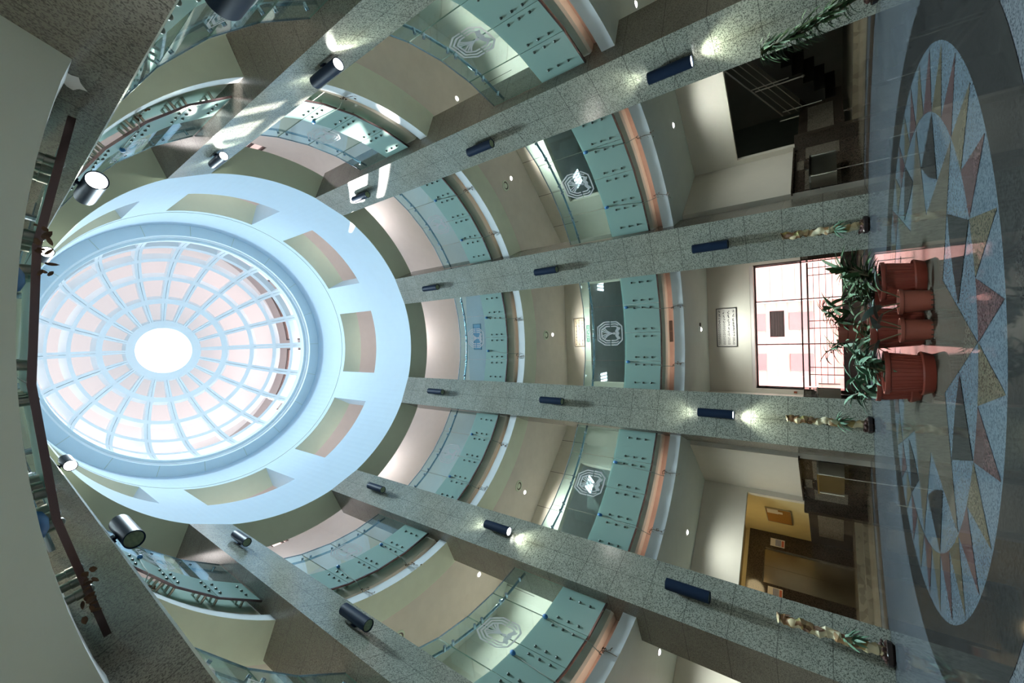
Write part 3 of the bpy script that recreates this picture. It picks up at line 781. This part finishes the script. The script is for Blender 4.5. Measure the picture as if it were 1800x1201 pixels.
# louvred luminaires in the rooms behind the first gallery
for az in (0, 45, -45):
    for s_ in (-1, 1):
        p = bayf(az, s_*0.385, 2.02, 1.60)
        t = thing('ceiling_luminaire', '%s louvred luminaire behind the first gallery, %s' % ('upper' if s_ > 0 else 'lower', where[az]), 'lamp', p, az, 'louvred luminaires')
        b = MB(); b.box(-0.055, 0.055, -0.055, 0.055, -0.004, 0); b.build('frame', M['white'], t)
        b = MB()
        for q in (-0.04, -0.013, 0.013, 0.04): b.box(q-0.006, q+0.006, -0.05, 0.05, -0.009, -0.004)
        b.build('tube', M['lum'], t)
        b = MB()
        for q in range(7): b.box(-0.053, 0.053, -0.045+q*0.015-0.001, -0.045+q*0.015+0.001, -0.012, -0.0035)
        b.build('louvre', M['chrome'], t)
# air grille in the trough wall
t = thing('air_grille', 'small dark slotted air grille in the salmon recess above the middle window bay', 'grille', (0, 1.1335, 0.792))
b = MB(); b.box(-0.055, 0.055, -0.003, 0.0, -0.016, 0.016); b.build('backing', M['grille'], t)
b = MB()
for z in (-0.012, -0.006, 0.0, 0.006, 0.012): b.box(-0.052, 0.052, -0.0042, -0.003, z-0.0012, z+0.0012)
b.box(-0.003, 0.003, -0.005, -0.003, -0.015, 0.015); b.build('slat', M['tan'], t)

# ------------------------------------------------------------------ signs
def scribble(b, x0, x1, z, h, rng, y=0.0, mi=0):
    x = x0
    while x < x1:
        L = rng.uniform(0.5, 1.7)*h; e = min(x+L, x1)
        n = 5; pts = []
        for i in range(n+1):
            xx = x+(e-x)*i/n; pts.append((xx, y, z+rng.uniform(-0.32, 0.32)*h))
        for (p, q) in zip(pts[:-1], pts[1:]):
            wd = h*rng.uniform(0.10, 0.2)
            b.quadv([(p[0], y, p[2]-wd), (q[0], y, q[2]-wd), (q[0], y, q[2]+wd), (p[0], y, p[2]+wd)], mi)
        for _ in range(2):
            xx = rng.uniform(x, e); zz = z+rng.choice((-1, 1))*h*0.5; d = h*0.09
            b.quadv([(xx-d, y, zz-d), (xx+d, y, zz-d), (xx+d, y, zz+d), (xx-d, y, zz+d)], mi)
        x = e+h*rng.uniform(0.25, 0.6)
def ringglyph(b, x, z, h, rng, y, mi=0):
    n = 10
    for i in range(n):
        if rng.random() < 0.12: continue
        a, c = 2*math.pi*i/n, 2*math.pi*(i+1)/n
        b.quadv([(x+r*math.cos(t)*0.7, y, z+r*math.sin(t)) for r, t in ((h*0.5, a), (h*0.5, c), (h*0.32, c), (h*0.32, a))], mi)
def sign(name, label, cx, dep, cz, w_, h_, m, fm, rows, seed, az=0, fr=0.004, ink=None, digits=0):
    rng = random.Random(seed)
    t = thing(name, label, 'sign', bayf(az, cx, dep, cz), az)
    b = MB(); b.box(-w_/2, w_/2, -0.002, 0, -h_/2, h_/2); b.build('panel', m, t)
    b = MB()
    for a, c, e, g in ((-w_/2, w_/2, h_/2-fr, h_/2), (-w_/2, w_/2, -h_/2, -h_/2+fr), (-w_/2, -w_/2+fr, -h_/2, h_/2), (w_/2-fr, w_/2, -h_/2, h_/2)): b.box(a, c, -0.0042, -0.002, e, g)
    b.build('frame', fm, t)
    b = MB(); rh = h_/(rows+0.4)
    for i in range(rows):
        z = h_/2-rh*(i+0.7)
        xs = -w_/2+fr*3; xe = w_/2-fr*3
        if digits:
            mid = xs+(xe-xs)*(0.62 if i < 2 else 0.25)
            q = xs+rh*0.2
            while q < mid-rh*0.3: ringglyph(b, q, z, rh*0.5, rng, -0.0045); q += rh*0.46
            scribble(b, mid, xe, z, rh*0.5, rng, -0.0045)
        else: scribble(b, xs, xe, z, rh*0.5, rng, -0.0045)
    b.build('lettering', ink or M['ink'], t)
    return t
sign('wall_sign', 'white framed notice board with four lines of black script above the hall window', 0.003, 1.584, 0.600, 0.226, 0.108, M['paper'], M['ink'], 4, 3, digits=1)
sign('wall_sign', 'framed cream sign with dark script on the yellow first gallery wall', 0.007, 1.598, 1.575, 0.206, 0.082, M['paper2'], M['ink'], 3, 5, fr=0.003)
t = sign('exit_sign', 'small green exit sign under the cream sign on the first gallery wall', -0.003, 1.597, 1.503, 0.128, 0.034, M['green'], M['paper'], 1, 8, fr=0.004, ink=M['paper'])
sign('hanging_notice', 'dark grey notice with script hanging against the sunlit window', 0.012, 1.636, 0.354, 0.146, 0.069, plain('dark_notice_panel', (0.17, 0.11, 0.11), 0.5), M['frame'], 5, 11, fr=0.002)
sign('wall_notice', 'blue framed notice on the lavender wall behind the upper gallery glass', 0.002, 1.597, 2.583, 0.229, 0.092, M['bluesign'], plain('dark_blue_frame', (0.06, 0.18, 0.30), 0.5), 4, 15, fr=0.008, ink=M['blueblock'])
# lavender panelling of the second gallery, seen through the glass
b = MB(); b.box(-0.66, 0.66, 1.597, 1.5995, 1.98, 2.70)
struct(b.build('trim_60', M['wall2b']))
b = MB(); b.box(0.356, 0.366, 1.583, 1.585, 0.268, 0.282, T=lambda p: (-p[0], p[1], p[2]))
tag(b.build('fire_alarm', M['redbox']), 'tiny red fire alarm box on the wall below the hall window in the photo', 'alarm')

# ------------------------------------------------------------------ lift, cork board, notices
lf = thing('lift_doors', 'bronze steel lift doors in a dark granite surround', 'lift', bayf(-45, 0.175, 2.148, lz), -45)
def bx(name, m, *a, parent=None, **k):
    b = MB(); b.box(*a); return b.build(name, m, parent)
b = MB(); H0 = 0.49
for a, c, e, g in ((0.098, 0.19, 0, H0), (-0.19, -0.098, 0, H0), (-0.098, 0.098, 0.408, H0)): b.box(a, c, -0.03, 0, e, g)
b.build('surround', M['darkgr'], lf)
bx('door_leaf', M['liftdoor'], -0.098, -0.0005, -0.010, -0.002, 0, 0.408, parent=lf); bx('door_leaf', M['liftdoor'], 0.0005, 0.098, -0.010, -0.002, 0, 0.408, parent=lf)
for s_ in (1, -1):
    t = thing('floor_directory', 'small printed lift directory with red and blue blocks on the %s side of the lift' % ('upper' if s_ > 0 else 'lower'), 'sign', bayf(-45, 0.175+s_*0.135, 2.116, lz+0.345), -45, 'lift directories')
    bx('sheet', M['paper'], -0.022, 0.022, -0.002, 0, -0.035, 0.035, parent=t)
    b = MB()
    for i in range(5): b.box(-0.018, 0.018, -0.0028, -0.002, 0.006-i*0.0055, 0.009-i*0.0055)
    b.build('print', M['blueblock'], t)
    bx('print', M['redblock'], -0.018, 0.016, -0.0028, -0.002, -0.032, -0.020, parent=t)
t = thing('cork_board', 'brown cork notice board on the yellow lobby wall by the lift', 'notice board', bayf(-45, 0.364, 1.85, 0.365), -45)
bx('cork', M['cork'], -0.004, 0, -0.085, 0.085, -0.057, 0.057, parent=t)
b = MB(); b.box(-0.005, 0, -0.088, -0.085, -0.06, 0.06); b.box(-0.005, 0, 0.085, 0.088, -0.06, 0.06); b.box(-0.005, 0, -0.088, 0.088, -0.06, -0.057); b.box(-0.005, 0, -0.088, 0.088, 0.057, 0.06)
b.build('frame', M['steel'], t)
bx('sheet', M['paper'], -0.0052, -0.004, -0.08, -0.03, 0.0, 0.052, parent=t); bx('sheet', M['paper'], -0.0052, -0.004, -0.06, -0.035, -0.02, 0.0, parent=t)
light('lobby_lamp', 'POINT', bayf(-45, 0.1, 1.85, 0.52), 14, (1, 0.78, 0.42), shadow_soft_size=0.25)

# ------------------------------------------------------------------ drinking fountains
def fountain(az, sgn, lab, dep=1.28):
    t = thing('drinking_fountain', lab, 'drinking fountain', bayf(az, sgn*0.366, dep, 0.0), az)
    def X(a, c): return (min(-sgn*a, -sgn*c), max(-sgn*a, -sgn*c))
    x0, x1 = X(0.002, 0.06)
    b = MB(); b.box(x0, x1, -0.085, 0.085, 0.085, 0.172); b.build('cabinet', M['steel'], t)
    x0, x1 = X(0.002, 0.066)
    b = MB(); b.box(x0, x1, -0.09, 0.09, 0.172, 0.178); b.build('basin_rim', M['chrome'], t)
    for y in (-0.085, 0.085):
        b = MB(); b.tube([(-sgn*0.061, y, 0.085), (-sgn*0.061, y, 0.172)], 0.003, 8); b.build('corner_trim', M['chrome'], t, smooth=True)
    b = MB(); b.tube([(-sgn*0.03, 0.03, 0.178), (-sgn*0.03, 0.03, 0.19), (-sgn*0.045, 0.03, 0.192)], 0.0025, 8); b.build('spout', M['chrome'], t, smooth=True)
    b = MB(); b.tube([(-sgn*0.02, 0.0, 0.085), (-sgn*0.02, 0.0, 0.0)], 0.003, 8); b.build('pipe', M['chrome'], t, smooth=True)
fountain(45, -1, 'wall hung steel drinking fountain on the dado beside the stair opening')
fountain(-45, 1, 'wall hung steel drinking fountain on the dado beside the lift lobby')
fountain(0, -1, 'pale steel drinking fountain at the lower edge of the sunlit window, behind leaves', 1.47)

# ------------------------------------------------------------------ staircase in the dark hall
t = thing('staircase', 'dark stair flight with stepped underside climbing behind the stair bay', 'stairs', bayf(45, 0, 2.05, 0.02), 45)
n = 9
b = MB()
xs0, zs0, xs1, zs1 = -0.36, 0.05, 0.15, 0.46
poly = []
for i in range(n):
    x = xs0+(xs1-xs0)*i/n; z = zs0+(zs1-zs0)*i/n; poly += [(x, z), (x, z+(zs1-zs0)/n)]
poly.append((xs1, zs1)); top = [(xs1, zs1+0.09), (xs0-0.03, zs0+0.10), (xs0-0.03, zs0-0.0)]
pp = poly + top
bb = len(b.v)
for y in (0.0, 0.35):
    b.v += [(x, y, z) for x, z in pp]
m_ = len(pp); b.f.append(tuple(range(m_))); b.m.append(0); b.f.append(tuple(range(m_, 2*m_))[::-1]); b.m.append(0)
for i in range(m_):
    j = (i+1) % m_; b.f.append((i, j, m_+j, m_+i)); b.m.append(0)
b.build('flight', plain('black_stair_stone', (0.012, 0.011, 0.009), 0.7), t)
for k in range(4):
    b = MB(); dz = 0.13+0.035*k
    b.tube([(xs0-0.02, -0.005, zs0+dz), (xs1+0.03, -0.005, zs1+dz)], 0.004 if k == 3 else 0.0022, 8); b.build('handrail' if k == 3 else 'rail_bar', M['steel'], t, smooth=True)
for k in range(4):
    f = k/3; x = xs0+(xs1-xs0)*f; z = zs0+(zs1-zs0)*f
    b = MB(); b.tube([(x, -0.005, z+0.06), (x, -0.005, z+0.235)], 0.003, 8); b.build('post', M['steel'], t, smooth=True)
for x, z0, z1 in ((-0.20, 0.185, 0.40), (-0.40, 0.04, 0.30), (-0.44, 0.0, 0.18)):
    b = MB(); b.tube([(x, -0.02, z0), (x, -0.02, z1)], 0.0038, 8); b.ball((x, -0.02, z0), 0.008); b.build('newel_post', M['steel'], t, smooth=True)
light('stair_hall_fill', 'POINT', bayf(45, 0.0, 1.95, 0.62), 9, (0.9, 1, 0.88), shadow_soft_size=0.3)  # unseen light added to keep the stair hall from going black

# ------------------------------------------------------------------ plants
def leaf_strip(b, p, d, L, wd, droop, rng, n=6, mi=0):
    d = Vector(d).normalized(); up = Vector((0, 0, 1)); s_ = d.cross(up)
    if s_.length < 1e-3: s_ = Vector((1, 0, 0))
    s_.normalize(); pos = Vector(p); prev = None
    for i in range(n+1):
        f = i/n; ww = wd*math.sin(math.pi*min(1, 0.12+0.88*f))**0.8*(1 if f < 0.99 else 0.05)
        l, r_ = pos-s_*ww/2, pos+s_*ww/2; c = pos-Vector((0, 0, ww*0.18))
        k = len(b.v); b.v += [tuple(l), tuple(c), tuple(r_)]
        if prev is not None:
            b.f += [(prev, prev+1, k+1, k), (prev+1, prev+2, k+2, k+1)]; b.m += [mi, mi]
        prev = k
        d = (d+Vector((0, 0, -droop/n))).normalized(); pos = pos+d*L/n
def pot(name, lab, x, y, r, h, m, z=0.0, saucer=True, ribs=True, tilt=None, feet=False):
    t = thing(name, lab, 'plant pot', (x, y, z), 0, 'terracotta pots on the floor inlay')
    z0 = 0.010 if saucer else 0.0
    rb = r*0.80
    pr = [(0.0002, z0), (rb, z0), (r*0.955, z0+h*0.86), (r*1.04, z0+h*0.87), (r*1.06, z0+h*0.90), (r*1.05, z0+h), (r*0.95, z0+h), (r*0.93, z0+h*0.9), (rb*0.93, z0+0.008), (0.0002, z0+0.008)]
    b = MB(); b.revolve(pr, n=40, closed=False)
    if ribs:
        for k in range(30):
            a = 2*math.pi*k/30
            b.tube([((rb+0.0004)*math.cos(a), (rb+0.0004)*math.sin(a), z0+0.003), (r*0.95*math.cos(a), r*0.95*math.sin(a), z0+h*0.84)], 0.0011, 5)
    b.build('pot', m, t, smooth=True)
    b = MB(); b.revolve([(0.0002, z0+h*0.84), (r*0.925, z0+h*0.86), (r*0.925, z0+h*0.8), (0.0002, z0+h*0.8)], n=24); b.build('soil', M['soil'], t, smooth=True)
    if saucer:
        b = MB(); b.revolve([(0.0002, 0.0), (rb*1.12, 0.0), (rb*1.30, 0.013), (rb*1.26, 0.015), (rb*1.08, 0.004), (0.0002, 0.004)], n=40); b.build('saucer', m, t, smooth=True)
    if feet:
        for k in range(12):
            b = MB(); a = 2*math.pi*k/12; b.box(rb*math.cos(a)-0.001, rb*math.cos(a)+0.001, rb*math.sin(a)-0.001, rb*math.sin(a)+0.001, 0.0005, 0.003)
            b.build('drain_hole', M['soil'], t)
    return t, z0+h*0.85
def bush(t, z, seed, n, L, wd, spread, m, H, droop=0.6, stems=5):
    rng = random.Random(seed); b = MB(); sb = MB()
    for s_ in range(stems):
        a = rng.uniform(0, 6.28); hx = H*rng.uniform(0.6, 1.0)
        p = [(0.3*spread*k/4*math.cos(a)+rng.uniform(-.002, .002), 0.3*spread*k/4*math.sin(a), z-0.01+hx*k/4) for k in range(5)]
        sb.tube(p, [0.0022, 0.002, 0.0017, 0.0014, 0.0008], 6)
        for q in range(n//stems):
            f = rng.uniform(0.25, 1); k = min(3, int(f*4)); base = Vector(p[k]).lerp(Vector(p[k+1]), f*4-k)
            aa = rng.uniform(0, 6.28); el = rng.uniform(0.0, 0.9)
            leaf_strip(b, base, (math.cos(aa)*math.cos(el), math.sin(aa)*math.cos(el), math.sin(el)), L*rng.uniform(0.6, 1.15), wd*rng.uniform(0.7, 1.2), droop*rng.uniform(0.4, 1.6), rng)
    sb.build('stem', M['stem'], t, smooth=True); b.build('foliage', m, t, smooth=True)
t, z = pot('potted_plant', 'large ribbed terracotta pot on a saucer, front lower one of the pot group', -0.056, -0.232, 0.032, 0.046, M['terracotta'])
bush(t, z, 1, 70, 0.040, 0.008, 0.10, M['leaf2'], 0.055, 0.9)
t, z = pot('potted_plant', 'large terracotta pot on a saucer at the upper side of the pot group', 0.090, -0.178, 0.031, 0.044, M['terracotta'])
bush(t, z, 2, 90, 0.046, 0.008, 0.10, M['leaf'], 0.070, 0.6)
t, z = pot('potted_plant', 'small brown nursery pot with two broad leaves, third down in the front row', 0.010, -0.230, 0.0185, 0.036, M['terracotta2'], saucer=False, ribs=False, feet=True)
rng = random.Random(5); b = MB(); sb = MB()
for a, L in ((0.6, 0.028), (2.4, 0.024), (-1.2, 0.020)):
    tip = (0.022*math.cos(a), 0.012*math.sin(a)-0.012, z+0.030); sb.tube([(0, 0, z-0.008), tip], 0.0010, 6); leaf_strip(b, tip, (math.cos(a), -0.4, 0.7), L*1.35, 0.022, 0.9, rng)
sb.build('stem', M['stem'], t); b.build('foliage', M['leaf3'], t, smooth=True)
t, z = pot('potted_plant', 'small brown nursery pot with slotted base, second down in the front row', 0.054, -0.232, 0.0185, 0.037, M['terracotta2'], saucer=False, ribs=False, feet=True)
b = MB(); sb = MB()
for a, L in ((0.2, 0.026), (1.9, 0.030), (3.6, 0.022)):
    tip = (0.02*math.cos(a), 0.010*math.sin(a)-0.010, z+0.026); sb.tube([(0, 0, z-0.008), tip], 0.0010, 6); leaf_strip(b, tip, (math.cos(a), -0.3, 0.8), L*1.35, 0.022, 0.9, rng)
sb.build('stem', M['stem'], t); b.build('foliage', M['leaf3'], t, smooth=True)
t, z = pot('potted_plant', 'terracotta pot half hidden behind the large front lower pot', -0.086, -0.115, 0.032, 0.048, M['terracotta'])
bush(t, z, 3, 70, 0.050, 0.009, 0.14, M['leaf2'], 0.060, 1.0)
t, z = pot('potted_plant', 'terracotta pot hidden behind the large upper pot of the group', 0.080, -0.085, 0.030, 0.046, M['terracotta'])
bush(t, z, 4, 80, 0.045, 0.008, 0.16, M['leaf'], 0.085, 0.6)
t, z = pot('potted_plant', 'wide dark red bowl pot in the middle of the pot group', 0.012, -0.150, 0.036, 0.068, M['terracotta'], saucer=False, ribs=True)
bush(t, z, 6, 80, 0.034, 0.006, 0.12, M['leaf'], 0.045, 1.2)
t, z = pot('potted_plant', 'tall terracotta pot at the back of the group with a bushy plant', 0.006, -0.045, 0.022, 0.108, M['terracotta'], saucer=False, ribs=False)
bush(t, z, 9, 130, 0.036, 0.0055, 0.16, M['leaf'], 0.065, 1.0)
# three banded trunk plants and one bushy plant at the foot of the columns
def trunkplant(az, lab, seed, bushy=False):
    rng = random.Random(seed)
    t = thing('trunk_plant', lab, 'plant', P(az, 0.955, 0), az)
    b = MB(); b.revolve([(0.0002, 0), (0.024, 0), (0.031, 0.006), (0.0325, 0.016), (0.030, 0.018), (0.028, 0.008), (0.0002, 0.005)], n=32); b.build('bowl', plain('smoked_bowl', (0.03, 0.02, 0.018), 0.2), t, smooth=True)
    b = MB()
    for k in range(24):
        a = rng.uniform(0, 6.28); r = 0.026*math.sqrt(rng.random()); b.ball((r*math.cos(a), r*math.sin(a), rng.uniform(0.010, 0.028)), rng.uniform(0.005, 0.009), 1, 0.8, 0.7, 7, 5, wob=0.15, rng=rng)
    o = b.build('stones', plain('reddish_stones', (0.09, 0.045, 0.04), 0.7, var=0.4, scale=12), t, smooth=True); o['kind'] = 'stuff'
    if not bushy:
        b = MB(); n = 40; pts = []; rr = []
        for i in range(n+1):
            z = 0.012+0.255*i/n; pts.append((0.003*math.sin(i*0.7), 0.003*math.cos(i*0.5), z)); rr.append(0.0135*(1+0.16*math.sin(i*1.9)+rng.uniform(-0.08, 0.08)))
        b.tube(pts, rr, 14); b.build('trunk', M['bark'], t, smooth=True)
        b = MB()
        for k in range(22):
            a = rng.uniform(-2.9, -0.2); z = rng.uniform(0.085, 0.11)
            leaf_strip(b, (0.006*math.cos(a), -0.008, z), (math.cos(a), math.sin(a)*0.5-0.2, rng.uniform(-0.9, 0.5)), 0.042*rng.uniform(0.7, 1.2), 0.008, 1.0, rng)
        b.build('foliage', M['leaf2'], t, smooth=True)
        b = MB()
        for k in range(7):
            a = rng.uniform(0, 6.28); z = rng.uniform(0.1, 0.26)
            leaf_strip(b, (0.010*math.cos(a), 0.010*math.sin(a), z), (math.cos(a)*0.4, math.sin(a)*0.4, -1), 0.026, 0.012, 0.3, rng)
        b.build('dried_leaf', M['dry'], t, smooth=True)['kind'] = 'stuff'
    else:
        b = MB(); sb = MB()
        for s_ in range(3):
            bx_ = rng.uniform(-0.012, 0.012); H = 0.26
            p = [(bx_+0.012*math.sin(k*0.9+s_)-0.004*k, -0.006*k, 0.01+H*k/5) for k in range(6)]; sb.tube(p, 0.0028, 7)
            for q in range(52):
                f = rng.uniform(0.15, 1); k = min(4, int(f*5)); base = Vector(p[k]).lerp(Vector(p[k+1]), f*5-k); aa = rng.uniform(0, 6.28)
                leaf_strip(b, base, (math.cos(aa), -abs(math.sin(aa))*0.7-0.05, rng.uniform(-0.4, 0.9)), 0.062*rng.uniform(0.6, 1.1), 0.0075, 1.3, rng)
        sb.build('stem', M['stem'], t, smooth=True); b.build('foliage', M['leaf'], t, smooth=True)
trunkplant(22.5, 'banded cream and brown trunk plant at the foot of the column above the hall window', 21)
trunkplant(-22.5, 'banded cream and brown trunk plant at the foot of the column below the hall window', 22)
trunkplant(-67.5, 'large banded trunk plant with green tuft at the column beside the lift', 23)
trunkplant(67.5, 'tall bushy dark green plant against the column in the top right corner', 24, bushy=True)

# ------------------------------------------------------------------ dried climbers, cords and ties on the planters
def cord(az, u, lev, seed, lab_where, plant=True):
    rng = random.Random(seed); dz = 0 if lev == 0 else 0.995
    lw = 'first' if lev == 0 else 'upper'
    T = toBay(az)
    g = lambda uu, z, off: tuple(gp(uu, z, off))
    # cord runs from the tie on the frosted band to the planter lip
    p = [Vector(g(u, 0.985+dz, 0.0045)), Vector(g(u-0.3, 0.93+dz, 0.004)), Vector(g(u-0.7, 0.87+dz, 0.0045)), Vector(g(u-1.0, 0.80+dz, 0.006)), Vector((math.sin(rad(u-1.0))*1.066, math.cos(rad(u-1.0))*1.066, 0.762+dz)), Vector((math.sin(rad(u-0.7))*1.09, math.cos(rad(u-0.7))*1.09, 0.735+dz))]
    b = MB(); b.tube([T(tuple(q)) for q in p], 0.0014, 6)
    tag(b.build('climbing_cord', M['string'], smooth=True), 'thin cord over %s gallery glass %s' % (lw, lab_where), 'cord', 'cords for climbing plants')
    b = MB(); c = Vector(g(u, 0.985+dz, 0.008)); b.ball(T(tuple(c)), 0.008, 1, 1, 1.4, 8, 6); 
    tag(b.build('cord_tie', M['bluetie'], smooth=True), 'blue cord tie on %s gallery glass %s' % (lw, lab_where), 'tie', 'blue ties on the glass')
    if plant:
        t = thing('dried_climber', 'dried climber on %s gallery planter %s' % (lw, lab_where), 'plant', T((math.sin(rad(u-0.8))*1.064, math.cos(rad(u-0.8))*1.064, 0.75+dz)), az, 'dried climbers on the planters')
        sb = MB(); lb = MB(); q = Vector((0, 0.012, 0.004)); pts = [tuple(q)]
        for k in range(6): q = q+Vector((rng.uniform(-0.010, 0.010), -0.004 if k < 3 else -0.001, 0.006-0.006*k)); pts.append(tuple(q))
        sb.tube(pts, 0.0010, 5)
        for k in range(9):
            qq = Vector(pts[rng.randrange(2, 7)]); sb.tube([tuple(qq), tuple(qq+Vector((rng.uniform(-.012, .012), -0.003, rng.uniform(-.015, .006))))], 0.0006, 4)
            leaf_strip(lb, qq+Vector((rng.uniform(-.012, .012), -0.003, rng.uniform(-.014, .005))), (rng.uniform(-1, 1), -0.3, rng.uniform(-1, 0.3)), 0.011, 0.006, 0.8, rng, n=3)
        sb.build('stem', M['dry'], t, smooth=True); lb.build('leaf', M['dry'], t, smooth=True)
wd = {(0, 7.5): 'upper half of the middle bay', (0, -8.6): 'lower half of the middle bay', (45, 8): 'upper half of the stair bay', (45, -8): 'lower half of the stair bay',
      (-45, 7): 'upper half of the lift bay', (-45, -8): 'lower half of the lift bay', (-90, -3): 'by the bottom edge of the photo', (-90, 8): 'in the lower bay'}
for i, ((az, u), lab) in enumerate(wd.items()):
    cord(az, u, 0, 100+i, lab)
for i, (az, u) in enumerate(((0, 7.5), (0, -5), (45, 8.6), (45, -7.5), (-45, 8.5), (-45, -8), (-90, 7), (-90, -6), (135, 3), (-135, -5), (90, 6))):
    cord(az, u, 1, 200+i, {0: 'in the middle bay', 45: 'in the stair bay', -45: 'in the lift bay', -90: 'in the lower bay', 90: 'in the upper bay', 135: 'in the upper left bay', -135: 'in the lower left bay'}[az] + (', upper half' if u > 0 else ', lower half'))
# dry leaves caught in the overhead planter, near the camera
def drycluster(u, lab, seed, n=16):
    rng = random.Random(seed); T = toBay(180)
    t = thing('dried_leaf_clump', lab, 'dried leaves', T((1.066*math.sin(rad(u)), 1.066*math.cos(rad(u)), 0.757)), 180)
    b = MB()
    for k in range(n):
        p = (rng.uniform(-0.028, 0.028), rng.uniform(-0.002, 0.006), rng.uniform(-0.006, 0.01))
        leaf_strip(b, p, (rng.uniform(-1, 1), rng.uniform(-0.9, 0.1), rng.uniform(-0.7, 0.5)), rng.uniform(0.007, 0.014), rng.uniform(0.003, 0.006), 1.2, rng, n=4)
    b.build('leaf', M['dry'], t, smooth=True)
drycluster(12.3, 'clump of dried brown leaves over the lower left planter edge by the glass', 31, 16)
drycluster(-7.5, 'clump of dried brown leaves at the upper end of the left edge planter', 32, 12)
for u, lab in ((-6.0, 'upper'), (8.0, 'lower')):
    b = MB(); T = toBay(180); b.ball(T((1.085*math.sin(rad(u)), 1.085*math.cos(rad(u)), 0.80)), 0.016, 1, 0.7, 1.3, 10, 8)
    tag(b.build('blue_cup', M['bluetie'], smooth=True), 'blue plastic cup behind the nearest glass at the left edge, %s one' % lab, 'cup')
# patch of torn plaster on the nearest upper column beside the planter end
b = MB(); rng = random.Random(3)
def patch():
    T = lambda x, z: Vector(P(157.5, 0)) 
    a = rad(157.5); n = Vector((math.sin(a), math.cos(a), 0)); tt = Vector((math.cos(a), -math.sin(a), 0))
    b = MB(); c = n*1.072 + tt*(HW+0.0006)
    pts = []
    for k in range(14):
        q = 2*math.pi*k/14; r = rng.uniform(0.007, 0.013)
        pts.append(tuple(c + n*(r*math.cos(q)) + Vector((0, 0, 0.745+1.5*r*math.sin(q)))))
    b.quadv(pts)
    tag(b.build('plaster_smear', M['white']), 'pale plaster smear on the dark column side by the planter end, upper left', 'stain')
patch()
# unseen fill lights added to brighten the upper gallery walls and drum openings
for az in (0, 45, -45, 90, -90, 135, -135):
    light('upper_gallery_fill', 'POINT', bayf(az, 0, 1.38, 3.35), 58, (1, 0.93, 0.89), shadow_soft_size=0.4)
